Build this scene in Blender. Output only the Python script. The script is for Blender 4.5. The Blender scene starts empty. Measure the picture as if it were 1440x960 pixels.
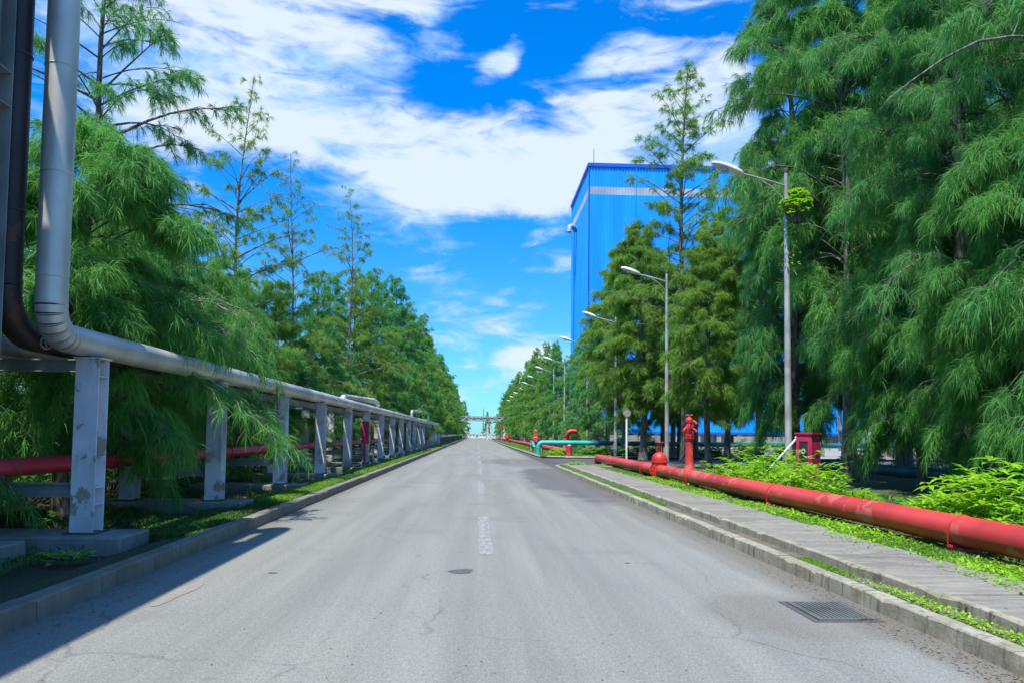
import bpy, math, random
import numpy as np
from mathutils import Vector, Matrix

SC = bpy.context.scene
COL = SC.collection
PI = math.pi

# ------------------------------------------------------------------ camera
cd = bpy.data.cameras.new('camera'); cam = bpy.data.objects.new('camera', cd); COL.objects.link(cam)
yaw, pit, rol = math.radians(2.64), math.radians(3.0), math.radians(0.6)
f_ = Vector((math.sin(yaw)*math.cos(pit), math.cos(yaw)*math.cos(pit), math.sin(pit)))
r_ = Vector((math.cos(yaw), -math.sin(yaw), 0)); u_ = r_.cross(f_)
rr = r_*math.cos(rol)+u_*math.sin(rol); uu = u_*math.cos(rol)-r_*math.sin(rol)
M = Matrix((rr, uu, -f_)).transposed().to_4x4(); M.translation = (0, 0, 1.6)
cam.matrix_world = M
cd.sensor_width = 36; cd.lens = 26.0; cd.shift_y = 75.5/1440
cd.clip_start = 0.05; cd.clip_end = 6000
SC.camera = cam
SC.render.resolution_x = 1024; SC.render.resolution_y = 682

# ------------------------------------------------------------------ exposure
SC.view_settings.view_transform = 'Standard'; SC.view_settings.look = 'None'
SC.view_settings.exposure = 0.55; SC.view_settings.gamma = 1.0
SC.view_settings.use_curve_mapping = False
SC.render.engine = 'CYCLES'
cy = SC.cycles
cy.max_bounces = 5; cy.diffuse_bounces = 3; cy.glossy_bounces = 2; cy.transmission_bounces = 3; cy.transparent_max_bounces = 4
cy.use_denoising = True
cy.caustics_reflective = False; cy.caustics_refractive = False

# ------------------------------------------------------------------ node helpers
class NT:
    def __init__(s, tree): s.t = tree; s.N = tree.nodes; s.L = tree.links
    def n(s, kind, **kw):
        x = s.N.new(kind)
        for k, v in kw.items(): setattr(x, k, v)
        return x
    def put(s, sock, v):
        if isinstance(v, bpy.types.NodeSocket): s.L.new(v, sock)
        elif v is not None: sock.default_value = v
    def m(s, op, a, b=None, c=None, clamp=False):
        x = s.n('ShaderNodeMath', operation=op); x.use_clamp = clamp
        s.put(x.inputs[0], a)
        if b is not None: s.put(x.inputs[1], b)
        if c is not None: s.put(x.inputs[2], c)
        return x.outputs[0]
    def mix(s, fac, a, b, mode='MIX'):
        x = s.n('ShaderNodeMix', data_type='RGBA', blend_type=mode)
        s.put(x.inputs[0], fac); s.put(x.inputs[6], col(a)); s.put(x.inputs[7], col(b))
        return x.outputs[2]
    def noise(s, vec, scale, detail=3, rough=.55, dist=0):
        x = s.n('ShaderNodeTexNoise'); s.put(x.inputs['Vector'], vec)
        x.inputs['Scale'].default_value = scale; x.inputs['Detail'].default_value = detail
        x.inputs['Roughness'].default_value = rough; x.inputs['Distortion'].default_value = dist
        return x.outputs['Fac']
    def step(s, v, lo, hi, a=0.0, b=1.0):
        x = s.n('ShaderNodeMapRange', interpolation_type='SMOOTHSTEP')
        s.put(x.inputs[0], v); x.inputs[1].default_value = lo; x.inputs[2].default_value = hi
        x.inputs[3].default_value = a; x.inputs[4].default_value = b
        return x.outputs[0]
    def scl(s, vec, v):
        x = s.n('ShaderNodeMapping'); s.put(x.inputs[0], vec); x.inputs['Scale'].default_value = v
        return x.outputs[0]
def col(c):
    if isinstance(c, (tuple, list)) and len(c) == 3: return (*c, 1)
    return c

# ------------------------------------------------------------------ sky and sun
SUN = Vector((-.22, -.40, 1.0)).normalized()
W = bpy.data.worlds.new('World'); SC.world = W; W.use_nodes = True
T = NT(W.node_tree); T.N.clear()
sky = T.n('ShaderNodeTexSky', sky_type='NISHITA'); sky.sun_disc = False
sky.sun_elevation = math.asin(SUN.z); sky.sun_rotation = math.atan2(SUN.x, SUN.y)
sky.air_density = 1.0; sky.dust_density = .3; sky.ozone_density = 2.5
tc = T.n('ShaderNodeTexCoord').outputs['Generated']
sx = T.n('ShaderNodeSeparateXYZ'); T.L.new(tc, sx.inputs[0]); X_, Y_, Z_ = sx.outputs
az = T.m('ARCTAN2', X_, Y_)
hyp = T.m('SQRT', T.m('ADD', T.m('MULTIPLY', X_, X_), T.m('MULTIPLY', Y_, Y_)))
el = T.m('DIVIDE', Z_, T.m('MAXIMUM', hyp, .02))
elp = T.m('MAXIMUM', el, 0.0)
# saturated blue that pales towards the horizon
tint = T.mix(T.step(elp, 0.0, .42), (.42, 1.02, 1.45), (.004, 1.0, 2.15))
base = T.mix(1.0, sky.outputs[0], tint, 'MULTIPLY')
# clouds: a broken deck whose large masses stand at fixed directions
def blob(px, py, rx, ry, rot=0):
    a0 = (px-672)/1040; e0 = (610-py)/1040
    dx = T.m('SUBTRACT', az, a0); dy = T.m('SUBTRACT', el, e0)
    if rot:
        c, s_ = math.cos(rot), math.sin(rot)
        dx, dy = (T.m('ADD', T.m('MULTIPLY', dx, c), T.m('MULTIPLY', dy, s_)),
                  T.m('SUBTRACT', T.m('MULTIPLY', dy, c), T.m('MULTIPLY', dx, s_)))
    dx = T.m('DIVIDE', dx, rx/1040); dy = T.m('DIVIDE', dy, ry/1040)
    d = T.m('ADD', T.m('MULTIPLY', dx, dx), T.m('MULTIPLY', dy, dy))
    return T.step(d, 0.0, 1.35, 1.0, 0.0)
cv = T.n('ShaderNodeCombineXYZ'); T.L.new(az, cv.inputs[0]); T.put(cv.inputs[1], T.m('MULTIPLY', el, 1.9)); cv.inputs[2].default_value = 3.7
n1 = T.noise(cv.outputs[0], 4.2, 10, .60, .7)
n2 = T.noise(T.scl(cv.outputs[0], (1, 1.5, 1)), 13, 8, .62, .9)
n3 = T.noise(cv.outputs[0], 1.6, 3, .5, .2)
F = T.m('ADD', T.m('MULTIPLY', T.m('SUBTRACT', n1, .5), 4.2), T.m('MULTIPLY', T.m('SUBTRACT', n2, .5), 2.6))
F = T.m('ADD', F, T.m('MULTIPLY', T.m('SUBTRACT', n3, .5), T.step(T.m('ABSOLUTE', az), .5, 1.0, 0.0, 1.9)))
F = T.m('ADD', F, T.step(T.m('ABSOLUTE', az), .6, 1.1, -.12, .12))
for wgt, *b in [(1.15, 380, 60, 330, 225), (.7, 560, 230, 260, 90), (.95, 720, 248, 190, 62), (.85, 900, 170, 230, 105), (.6, 940, 45, 170, 40, .3),
                (.8, 700, 75, 75, 26, .9), (.55, 1010, 180, 80, 120), (.8, 730, 30, 22, 55, -.35), (.6, 690, 85, 60, 22, .3), (.45, 860, 60, 70, 45), (.5, 250, 200, 110, 60),
                (-1.0, 640, 115, 85, 48), (-1.05, 690, 20, 90, 45), (-1.1, 770, 55, 60, 60, .5), (-.9, 1010, 30, 110, 26), (-.8, 850, 110, 130, 14, .12),
                (-.5, 560, 30, 30, 26), (-.45, 640, 400, 300, 90), (-.45, 740, 318, 160, 20), (-.9, 380, 270, 90, 55),
                (.55, 595, 387, 75, 15), (.5, 768, 325, 42, 10, .12), (.5, 711, 405, 18, 11), (.45, 700, 424, 70, 7, -.12), (.34, 640, 343, 34, 7),
                (.55, 610, 433, 60, 16), (.42, 640, 468, 90, 26), (.4, 755, 448, 75, 12), (1.15, 735, 508, 48, 30), (.8, 715, 540, 60, 18), (.4, 760, 378, 30, 6), (.3, 680, 560, 90, 26)]:
    F = T.m('ADD', F, T.m('MULTIPLY', blob(*b), wgt))
alpha = T.step(F, -.30, 1.25)
shade = T.noise(T.scl(cv.outputs[0], (1, 1.6, 1)), 5.0, 8, .6, .6)
ccol = T.mix(T.step(T.m('ADD', shade, T.m('MULTIPLY', F, .08)), .42, .62), (.34, .58, .88), (.68, .78, .86))
cstr = T.mix(1.0, ccol, (9.0, 9.0, 9.0), 'MULTIPLY')
skyc = T.mix(T.m('MULTIPLY', alpha, .96), base, cstr)
# below the horizon: dull ground colour
skyc = T.mix(T.step(el, -.03, -.005), (1.2, 1.4, 1.2), skyc)
bg = T.n('ShaderNodeBackground'); T.L.new(skyc, bg.inputs[0]); bg.inputs[1].default_value = .09
wo = T.n('ShaderNodeOutputWorld'); T.L.new(bg.outputs[0], wo.inputs[0])
W.cycles.sampling_method = 'MANUAL'; W.cycles.sample_map_resolution = 512

sl = bpy.data.lights.new('sun', 'SUN'); sl.energy = 4.4; sl.angle = math.radians(.55); sl.color = (1.0, .955, .88)
sun = bpy.data.objects.new('sun', sl); COL.objects.link(sun)
sun.rotation_euler = (-SUN).to_track_quat('-Z', 'Y').to_euler(); sun.location = (-20, -30, 60)

# ------------------------------------------------------------------ materials
def new_mat(name):
    m = bpy.data.materials.new(name); m.use_nodes = True
    t = NT(m.node_tree); t.N.clear()
    p = t.n('ShaderNodeBsdfPrincipled'); o = t.n('ShaderNodeOutputMaterial'); t.L.new(p.outputs[0], o.inputs[0])
    return m, t, p, o
def bump(t, p, h, dist=.01, strength=.6):
    b = t.n('ShaderNodeBump'); t.put(b.inputs['Height'], h); b.inputs['Distance'].default_value = dist; b.inputs['Strength'].default_value = strength
    t.L.new(b.outputs[0], p.inputs['Normal'])
def geo_pos(t): return t.n('ShaderNodeNewGeometry').outputs['Position']
def obj_co(t): return t.n('ShaderNodeTexCoord').outputs['Object']

def painted(name, c, rough=.45, wear=None, amt=.35, scale=3.0, metal=0.0, dirt=(.16, .14, .11), dirtamt=.35):
    m, t, p, o = new_mat(name)
    g = geo_pos(t)
    nz = t.noise(g, scale, 6, .65)
    big = t.noise(g, scale*.35, 3, .5)
    c2 = tuple(min(1, x*1.22+.01) for x in c); c1 = tuple(x*.72 for x in c)
    cc = t.mix(t.step(big, .3, .7), c1, c2)
    dn = t.noise(t.scl(g, (1, 1, .25)), scale*2.2, 5, .7)
    cc = t.mix(t.m('MULTIPLY', t.step(dn, .5, .78), dirtamt), cc, dirt)
    if wear is not None:
        k = t.step(nz, 1-amt, 1-amt+.04)
        cc = t.mix(k, cc, wear)
    t.put(p.inputs['Base Color'], cc)
    t.put(p.inputs['Roughness'], t.step(nz, .2, .8, rough-.1, rough+.15)); p.inputs['Metallic'].default_value = metal
    bump(t, p, t.noise(g, scale*9, 4, .6), .004, .35)
    return m
MT = {}
MT['silver'] = painted('aluminium cladding', (.56, .55, .50), .46, None, metal=.35, scale=1.7, dirtamt=.45, dirt=(.22, .21, .19))
MT['black_pipe'] = painted('black bitumen pipe', (.022, .014, .010), .5, (.07, .03, .015), .42, scale=1.5, dirt=(.06, .028, .014), dirtamt=.9)
MT['white_steel'] = painted('grey white painted steel', (.64, .65, .68), .5, (.36, .33, .25), .44, 2.3, dirtamt=.6, dirt=(.30, .22, .14))
MT['grey_steel'] = painted('grey green painted steel', (.23, .27, .27), .5, (.16, .14, .11), .3, 3, dirtamt=.5)
MT['dark_steel'] = painted('dark steel', (.05, .05, .05), .55, (.10, .05, .03), .4, 3)
MT['red'] = painted('red pipe paint', (.58, .045, .035), .46, (.60, .13, .10), .45, scale=1.3, dirt=(.22, .03, .025), dirtamt=.6)
MT['red_flange'] = painted('bright red valve paint', (.66, .03, .02), .38, (.25, .02, .02), .3, 5, dirtamt=.3)
MT['maroon'] = painted('dark magenta red paint', (.48, .018, .085), .42, (.30, .015, .05), .33, 3)
MT['crimson'] = painted('crimson pipe paint', (.60, .02, .055), .4, None, scale=1.3, dirt=(.2, .1, .08), dirtamt=.5)
MT['teal'] = painted('teal pipe paint', (.02, .42, .36), .38, None, scale=1.4, dirt=(.02, .2, .18), dirtamt=.4)
MT['teal_shaded'] = painted('shade-toned teal paint', (.01, .13, .15), .4, None, scale=2)  # darkened copy of the teal, tree shade put into the colour
MT['galv'] = painted('galvanised lamp post', (.44, .44, .41), .48, None, metal=.25, scale=5, dirt=(.2, .19, .17), dirtamt=.5)
MT['white'] = painted('white paint', (.74, .74, .72), .45, None, scale=4, dirtamt=.25)
MT['grate'] = painted('weathered grate steel', (.13, .14, .13), .6, (.10, .06, .04), .4, 6)
MT['rubber_and_hole'] = painted('black rubber', (.015, .015, .015), .7, None, scale=4)  # tyre rubber; also the painted dark of pit and openings
MT['lens'] = painted('lamp glass', (.52, .54, .50), .15, None, scale=4, dirtamt=.1)

def concrete(name, c, stain=(.10, .10, .085), moss=None, scale=2.2, joints=0, amt=.6):
    m, t, p, o = new_mat(name)
    g = geo_pos(t)
    a = t.noise(g, scale, 7, .65); b = t.noise(g, scale*9, 5, .7); v = t.noise(t.scl(g, (4, 4, .7)), scale*1.4, 4, .6)
    cc = t.mix(t.step(a, .3, .72), tuple(x*.72 for x in c), tuple(x*1.18 for x in c))
    cc = t.mix(t.m('MULTIPLY', t.step(v, .48, .72), amt), cc, stain)
    if moss: cc = t.mix(t.m('MULTIPLY', t.step(t.noise(g, scale*.8, 4, .6), .5, .7), .55), cc, moss)
    cc = t.mix(t.m('MULTIPLY', t.step(b, .55, .75), .5), cc, tuple(x*.45 for x in c))
    inf = t.n('ShaderNodeObjectInfo').outputs['Random']
    cc = t.mix(t.m('MULTIPLY', inf, .35), cc, tuple(x*.55 for x in c))
    t.put(p.inputs['Base Color'], cc); p.inputs['Roughness'].default_value = .88
    bump(t, p, t.m('ADD', a, t.m('MULTIPLY', b, .5)), .02, .6)
    return m
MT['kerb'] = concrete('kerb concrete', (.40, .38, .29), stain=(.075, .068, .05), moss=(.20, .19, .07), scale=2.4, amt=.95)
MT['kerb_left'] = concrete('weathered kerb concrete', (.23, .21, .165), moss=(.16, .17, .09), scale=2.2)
MT['slab'] = concrete('cover slab concrete', (.24, .23, .19), stain=(.10, .095, .075), scale=1.6, amt=.75)
MT['plinth'] = concrete('plinth concrete', (.24, .25, .22), moss=(.10, .13, .06), scale=1.5)
MT['wall'] = concrete('pale wall concrete', (.42, .43, .40), scale=.8)
m, t, p, o = new_mat('streaked cover slab'); g = geo_pos(t)
a = t.noise(t.scl(g, (.9, 4.5, 1)), 1.8, 7, .75); b_ = t.noise(g, 1.3, 5, .6); c_ = t.noise(g, 26, 4, .7); inf = t.n('ShaderNodeObjectInfo').outputs['Random']
cc = t.mix(t.step(a, .36, .64), (.155, .145, .115), (.285, .275, .235))
cc = t.mix(t.m('MULTIPLY', t.step(b_, .45, .7), .5), cc, (.20, .19, .165))
cc = t.mix(t.m('MULTIPLY', t.step(c_, .52, .7), .4), cc, (.08, .075, .06))
cc = t.mix(t.m('MULTIPLY', inf, .3), cc, (.33, .31, .26))
t.put(p.inputs['Base Color'], cc); p.inputs['Roughness'].default_value = .9; bump(t, p, t.m('ADD', a, c_), .02, .6); MT['slab'] = m
MT['pad'] = concrete('pad concrete', (.35, .35, .30), scale=1.2, amt=.4)

def asphalt(name, c, road=True):
    m, t, p, o = new_mat(name)
    g = geo_pos(t)
    lng = t.noise(t.scl(g, (1.0, .045, 1)), 1.7, 5, .6)      # streaks along the traffic
    blot = t.noise(g, .55, 5, .6); fine = t.noise(g, 60, 2, .8); mid = t.noise(g, 9, 6, .75)
    cc = t.mix(t.step(lng, .3, .7), tuple(x*.86 for x in c), tuple(x*1.12 for x in c))
    cc = t.mix(t.m('MULTIPLY', t.step(blot, .52, .75), .42), cc, tuple(x*.68 for x in c))
    cc = t.mix(t.m('MULTIPLY', t.step(mid, .58, .74), .30), cc, tuple(x*1.3 for x in c))
    if road:
        s = t.n('ShaderNodeSeparateXYZ'); t.L.new(g, s.inputs[0])
        # worn dark stain beside the junction and faint transverse joints
        def ell(x0, y0, rx, ry):
            dx = t.m('DIVIDE', t.m('SUBTRACT', s.outputs[0], x0), rx); dy = t.m('DIVIDE', t.m('SUBTRACT', s.outputs[1], y0), ry)
            d = t.m('ADD', t.m('MULTIPLY', dx, dx), t.m('MULTIPLY', dy, dy))
            return t.step(t.m('ADD', d, t.m('MULTIPLY', t.m('SUBTRACT', blot, .5), 2.2)), .5, 1.15, 1, 0)
        cc = t.mix(t.m('MULTIPLY', ell(3.1, 27, 1.5, 10), .62), cc, (.060, .055, .065))
        cc = t.mix(t.m('MULTIPLY', ell(2.6, 43, 2.6, 6), .45), cc, (.085, .075, .085))
        cc = t.mix(t.m('MULTIPLY', ell(2.9, 6.6, .9, 1.1), .35), cc, (.12, .10, .075))
        cc = t.mix(t.m('MULTIPLY', ell(3.5, 12, .45, 9), .38), cc, (.15, .13, .10))
        edge = t.step(t.m('ADD', t.m('ABSOLUTE', s.outputs[0]), t.m('MULTIPLY', t.m('SUBTRACT', mid, .5), .5)), 3.25, 3.65)
        cc = t.mix(t.m('MULTIPLY', edge, .55), cc, (.12, .105, .08))
        # wandering hairline cracks
        vx = t.n('ShaderNodeTexVoronoi', feature='DISTANCE_TO_EDGE')
        wv = t.n('ShaderNodeVectorMath', operation='ADD'); t.L.new(g, wv.inputs[0])
        nv = t.n('ShaderNodeTexNoise'); t.L.new(g, nv.inputs[0]); nv.inputs['Scale'].default_value = .8; nv.inputs['Detail'].default_value = 6
        t.L.new(nv.outputs['Color'], wv.inputs[1]); t.L.new(wv.outputs[0], vx.inputs['Vector']); vx.inputs['Scale'].default_value = .28
        crack = t.step(vx.outputs[0], .002, .007, 1, 0)
        cc = t.mix(t.m('MULTIPLY', t.m('MULTIPLY', crack, t.step(blot, .45, .62)), .40), cc, (.06, .06, .06))
        drip = t.noise(g, 3.1, 3, .6)
        cc = t.mix(t.m('MULTIPLY', t.step(drip, .66, .72), .28), cc, (.09, .088, .085))
    spk = t.m('ADD', t.m('MULTIPLY', t.m('SUBTRACT', fine, .5), 1.8), t.m('MULTIPLY', t.m('SUBTRACT', t.noise(g, 22, 4, .8), .5), .9))
    x = t.n('ShaderNodeMix', data_type='RGBA', blend_type='MULTIPLY'); x.inputs[0].default_value = 1
    t.L.new(cc, x.inputs[6])
    cb = t.n('ShaderNodeCombineColor'); v = t.m('ADD', spk, 1.0)
    for i in range(3): t.L.new(v, cb.inputs[i])
    t.L.new(cb.outputs[0], x.inputs[7])
    t.put(p.inputs['Base Color'], x.outputs[2]); p.inputs['Roughness'].default_value = .86
    bump(t, p, fine, .006, .5)
    return m, t, p, x.outputs[2]
MT['asphalt'] = asphalt('sun bleached asphalt', (.222, .226, .200))[0]
MT['asphalt_dark'] = asphalt('dark patched asphalt', (.085, .08, .088), False)[0]
m, t, p, cc = asphalt('worn road paint', (.20, .205, .20), False)
w = t.step(t.noise(t.scl(geo_pos(t), (3, 1, 1)), 5, 6, .7), .42, .62)
t.put(p.inputs['Base Color'], t.mix(t.m('ADD', t.m('MULTIPLY', w, .62), .04), cc, (.40, .41, .39))); MT['paint'] = m
MT['tar'] = asphalt('tar patch', (.10, .10, .10), False)[0]
MT['sand'] = asphalt('sandy silt', (.25, .235, .195), False)[0]

def soil(name, c1, c2, c3, scale=1.3, th=.5):
    m, t, p, o = new_mat(name)
    g = geo_pos(t)
    a = t.noise(g, scale, 6, .6); b = t.noise(g, scale*14, 4, .7)
    cc = t.mix(t.step(a, th-.12, th+.12), c1, c2)
    cc = t.mix(t.m('MULTIPLY', t.step(b, .5, .7), .7), cc, c3)
    t.put(p.inputs['Base Color'], cc); p.inputs['Roughness'].default_value = .95
    bump(t, p, t.m('ADD', a, b), .04, .8)
    return m
MT['soil_left'] = soil('dark soil and litter', (.055, .042, .028), (.03, .055, .015), (.10, .075, .05))  # dark soil tones with paler litter flecks
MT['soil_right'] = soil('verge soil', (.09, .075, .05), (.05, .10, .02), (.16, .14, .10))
MT['field'] = soil('ground', (.05, .08, .025), (.10, .10, .06), (.04, .06, .02), .3)
MT['dirt'] = soil('kerb strip dirt', (.19, .165, .125), (.12, .105, .075), (.30, .28, .23), 3)
MT['gravel'] = soil('pale gravel', (.34, .33, .30), (.26, .26, .24), (.42, .41, .38), 4)

def leafmat(name, c1, c2, c3, trans=.35, rough=.5, scale=.7, dry=.05):
    m, t, p, o = new_mat(name)
    g = geo_pos(t)
    a = t.noise(g, scale, 3, .6); inf = t.n('ShaderNodeObjectInfo').outputs['Random']
    isl = t.n('ShaderNodeNewGeometry').outputs['Random Per Island']
    cc = t.mix(t.step(a, .38, .62), c1, c2)
    cc = t.mix(t.m('MULTIPLY', t.m('POWER', isl, 2.0), .75), cc, c3)
    cc = t.mix(t.m('MULTIPLY', inf, .22), cc, tuple((x+y)*.5*s for x, y, s in zip(c1, c2, (1.5, 1.0, .6))))
    cc = t.mix(t.step(t.m('FRACT', t.m('MULTIPLY', isl, 7.31)), 1-dry, 1-dry+.03), cc, (.22, .15, .07))
    t.put(p.inputs['Base Color'], cc); p.inputs['Roughness'].default_value = rough
    p.inputs['Specular IOR Level'].default_value = .25
    tr = t.n('ShaderNodeBsdfTranslucent'); t.put(tr.inputs[0], t.mix(.5, cc, c3))
    ms = t.n('ShaderNodeMixShader'); ms.inputs[0].default_value = trans
    t.L.new(p.outputs[0], ms.inputs[1]); t.L.new(tr.outputs[0], ms.inputs[2]); t.L.new(ms.outputs[0], o.inputs[0])
    return m
MT['needle'] = leafmat('casuarina needles', (.056, .26, .072), (.125, .395, .078), (.235, .56, .105), .48)
MT['needle_dark'] = leafmat('blue green casuarina needles', (.050, .245, .085), (.115, .385, .095), (.21, .53, .125), .48)
MT['needle_olive'] = leafmat('olive casuarina needles', (.115, .275, .045), (.20, .40, .05), (.29, .51, .08), .48)
MT['leaf'] = leafmat('broad bright leaves', (.16, .46, .02), (.32, .62, .03), (.42, .72, .05), .42, .35, 4)
MT['vine'] = leafmat('vine leaves', (.08, .32, .03), (.16, .45, .04), (.22, .52, .06), .4, .35, 3)
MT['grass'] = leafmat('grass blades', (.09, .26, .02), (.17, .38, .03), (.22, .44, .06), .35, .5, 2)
MT['grass_shaded'] = leafmat('shade-toned grass', (.04, .13, .02), (.06, .18, .02), (.09, .20, .05), .35, .5, 2)  # darker copy of the grass greens, shade put into the colour
MT['litter'] = leafmat('dead leaves', (.20, .14, .08), (.12, .08, .05), (.30, .25, .18), .1, .8, 5)
m, t, p, o = new_mat('casuarina bark'); g = geo_pos(t)
bk = t.noise(t.scl(g, (5, 5, .8)), 3, 6, .7)
t.put(p.inputs['Base Color'], t.mix(t.step(bk, .38, .62), (.055, .045, .038), (.24, .21, .18))); p.inputs['Roughness'].default_value = .9
bump(t, p, bk, .03, .9); MT['bark'] = m

m, t, p, o = new_mat('blue cladding'); g = geo_pos(t)
a = t.noise(t.scl(g, (.6, .6, .06)), 1.1, 5, .6)
a2 = t.noise(t.scl(g, (1.5, 1.5, .03)), 1.2, 5, .7)
t.put(p.inputs['Base Color'], t.mix(t.m('MULTIPLY', t.step(a2, .45, .7), .5), t.mix(t.step(a, .35, .7), (.002, .31, .92), (.006, .40, .98)), (.006, .30, .86))); p.inputs['Roughness'].default_value = .42
MT['blue'] = m
MT['blue_dark'] = painted('dark blue trim', (.003, .11, .55), .4, None, scale=.5, dirtamt=.1)
MT['band'] = painted('pale cladding band', (.45, .52, .62), .5, None, scale=.6, dirtamt=.35, dirt=(.3, .32, .35))

# ------------------------------------------------------------------ mesh helpers
class MB:
    def __init__(s): s.v = []; s.f = []
    def add(s, vs, fs):
        k = len(s.v); s.v += [tuple(v) for v in vs]; s.f += [tuple(i+k for i in f) for f in fs]; return s
    def box(s, x0, x1, y0, y1, z0, z1, b=0.0):
        if b <= 0:
            vs = [(x, y, z) for z in (z0, z1) for y in (y0, y1) for x in (x0, x1)]
            return s.add(vs, [(0, 2, 3, 1), (4, 5, 7, 6), (0, 1, 5, 4), (2, 6, 7, 3), (0, 4, 6, 2), (1, 3, 7, 5)])
        def ring(i, z): return [(x0+i, y0, z), (x1-i, y0, z), (x1, y0+i, z), (x1, y1-i, z), (x1-i, y1, z), (x0+i, y1, z), (x0, y1-i, z), (x0, y0+i, z)]
        def inr(z): return [(x0+b, y0+b, z), (x1-b, y0+b, z), (x1-b, y0+b, z), (x1-b, y1-b, z), (x1-b, y1-b, z), (x0+b, y1-b, z), (x0+b, y1-b, z), (x0+b, y0+b, z)]
        vs = ring(b, z0)+ring(b, z1-b)+inr(z1)
        fs = [tuple(range(7, -1, -1))]
        for k in range(2):
            for i in range(8):
                j = (i+1) % 8; fs.append((k*8+i, k*8+j, k*8+8+j, k*8+8+i))
        fs.append(tuple(range(16, 24)))
        return s.add(vs, fs)
    def tube(s, pts, r, n=8, cap=True):
        pts = [Vector(p) for p in pts]; m_ = len(pts)
        rs = r if isinstance(r, (list, tuple)) else [r]*m_
        k = len(s.v); up = None
        for i, p in enumerate(pts):
            d = (pts[min(i+1, m_-1)]-pts[max(i-1, 0)])
            d = d.normalized() if d.length > 1e-9 else Vector((0, 0, 1))
            if up is None:
                up = Vector((0, 0, 1)) if abs(d.z) < .9 else Vector((0, 1, 0))
            a = d.cross(up)
            if a.length < 1e-6: a = d.cross(Vector((1, 0, 0)))
            a.normalize(); b = a.cross(d).normalized(); up = b
            for j in range(n):
                t_ = 2*PI*j/n; q = p+(a*math.cos(t_)+b*math.sin(t_))*rs[i]; s.v.append(tuple(q))
        for i in range(m_-1):
            for j in range(n):
                j2 = (j+1) % n; s.f.append((k+i*n+j, k+i*n+j2, k+(i+1)*n+j2, k+(i+1)*n+j))
        if cap:
            s.f.append(tuple(k+j for j in range(n-1, -1, -1))); s.f.append(tuple(k+(m_-1)*n+j for j in range(n)))
        return s
    def ring(s, c, axis, R, r, n=18, m_=6):
        axis = Vector(axis).normalized(); a = axis.orthogonal().normalized(); b = axis.cross(a); k = len(s.v); c = Vector(c)
        for i in range(n):
            t_ = 2*PI*i/n; d = a*math.cos(t_)+b*math.sin(t_)
            for j in range(m_):
                q = 2*PI*j/m_; s.v.append(tuple(c+d*(R+r*math.cos(q))+axis*r*math.sin(q)))
        for i in range(n):
            for j in range(m_):
                i2 = (i+1) % n; j2 = (j+1) % m_
                s.f.append((k+i*m_+j, k+i2*m_+j, k+i2*m_+j2, k+i*m_+j2))
        return s
    def lathe(s, c, prof, n=16, axis='z'):
        k = len(s.v)
        for (r, h) in prof:
            for j in range(n):
                t_ = 2*PI*j/n; x, y = r*math.cos(t_), r*math.sin(t_)
                q = (x, y, h) if axis == 'z' else ((x, h, y) if axis == 'y' else (h, x, y))
                s.v.append((c[0]+q[0], c[1]+q[1], c[2]+q[2]))
        for i in range(len(prof)-1):
            for j in range(n):
                j2 = (j+1) % n; s.f.append((k+i*n+j, k+i*n+j2, k+(i+1)*n+j2, k+(i+1)*n+j))
        s.f.append(tuple(k+j for j in range(n-1, -1, -1))); s.f.append(tuple(k+(len(prof)-1)*n+j for j in range(n)))
        return s
    def mesh(s, name, mat, smooth=False):
        me = bpy.data.meshes.new(name); me.from_pydata(s.v, [], s.f)
        me.materials.append(mat)
        if smooth:
            me.polygons.foreach_set('use_smooth', [len(p.vertices) == 4 for p in me.polygons])
            me.set_sharp_from_angle(angle=math.radians(40))
        me.update(); return me
    def build(s, name, mat, parent=None, smooth=False):
        return link(name, s.mesh(name, mat, smooth), parent)
def link(name, me, parent=None, loc=None):
    o = bpy.data.objects.new(name, me); COL.objects.link(o)
    if parent: o.parent = parent
    if loc is not None: o.location = loc
    return o
def thing(name, label, cat, loc=(0, 0, 0), group=None, rz=0):
    o = bpy.data.objects.new(name, None); COL.objects.link(o); o.location = loc; o.rotation_euler = (0, 0, rz)
    o['label'] = label; o['category'] = cat
    if group: o['group'] = group
    return o
def tag(o, label, cat, group=None, kind=None):
    o['label'] = label; o['category'] = cat
    if group: o['group'] = group
    if kind: o['kind'] = kind
    return o
def struct(o, label, cat): o['label'] = label; o['category'] = cat; o['kind'] = 'structure'; return o
KIDS = {}
def copy_tree(o, label=None, parent=None):
    c = o.copy(); COL.objects.link(c)
    if parent: c.parent = parent
    if label: c['label'] = label
    if o not in KIDS: KIDS[o] = list(o.children)
    for ch in KIDS[o]: copy_tree(ch, None, c)
    return c
def arc(c, r, a0, a1, n, plane='xy', z=0):
    out = []
    for i in range(n+1):
        a = a0+(a1-a0)*i/n
        if plane == 'xy': out.append((c[0]+r*math.cos(a), c[1]+r*math.sin(a), z))
        elif plane == 'yz': out.append((z, c[0]+r*math.cos(a), c[1]+r*math.sin(a)))
        else: out.append((c[0]+r*math.cos(a), z, c[1]+r*math.sin(a)))
    return out
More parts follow.
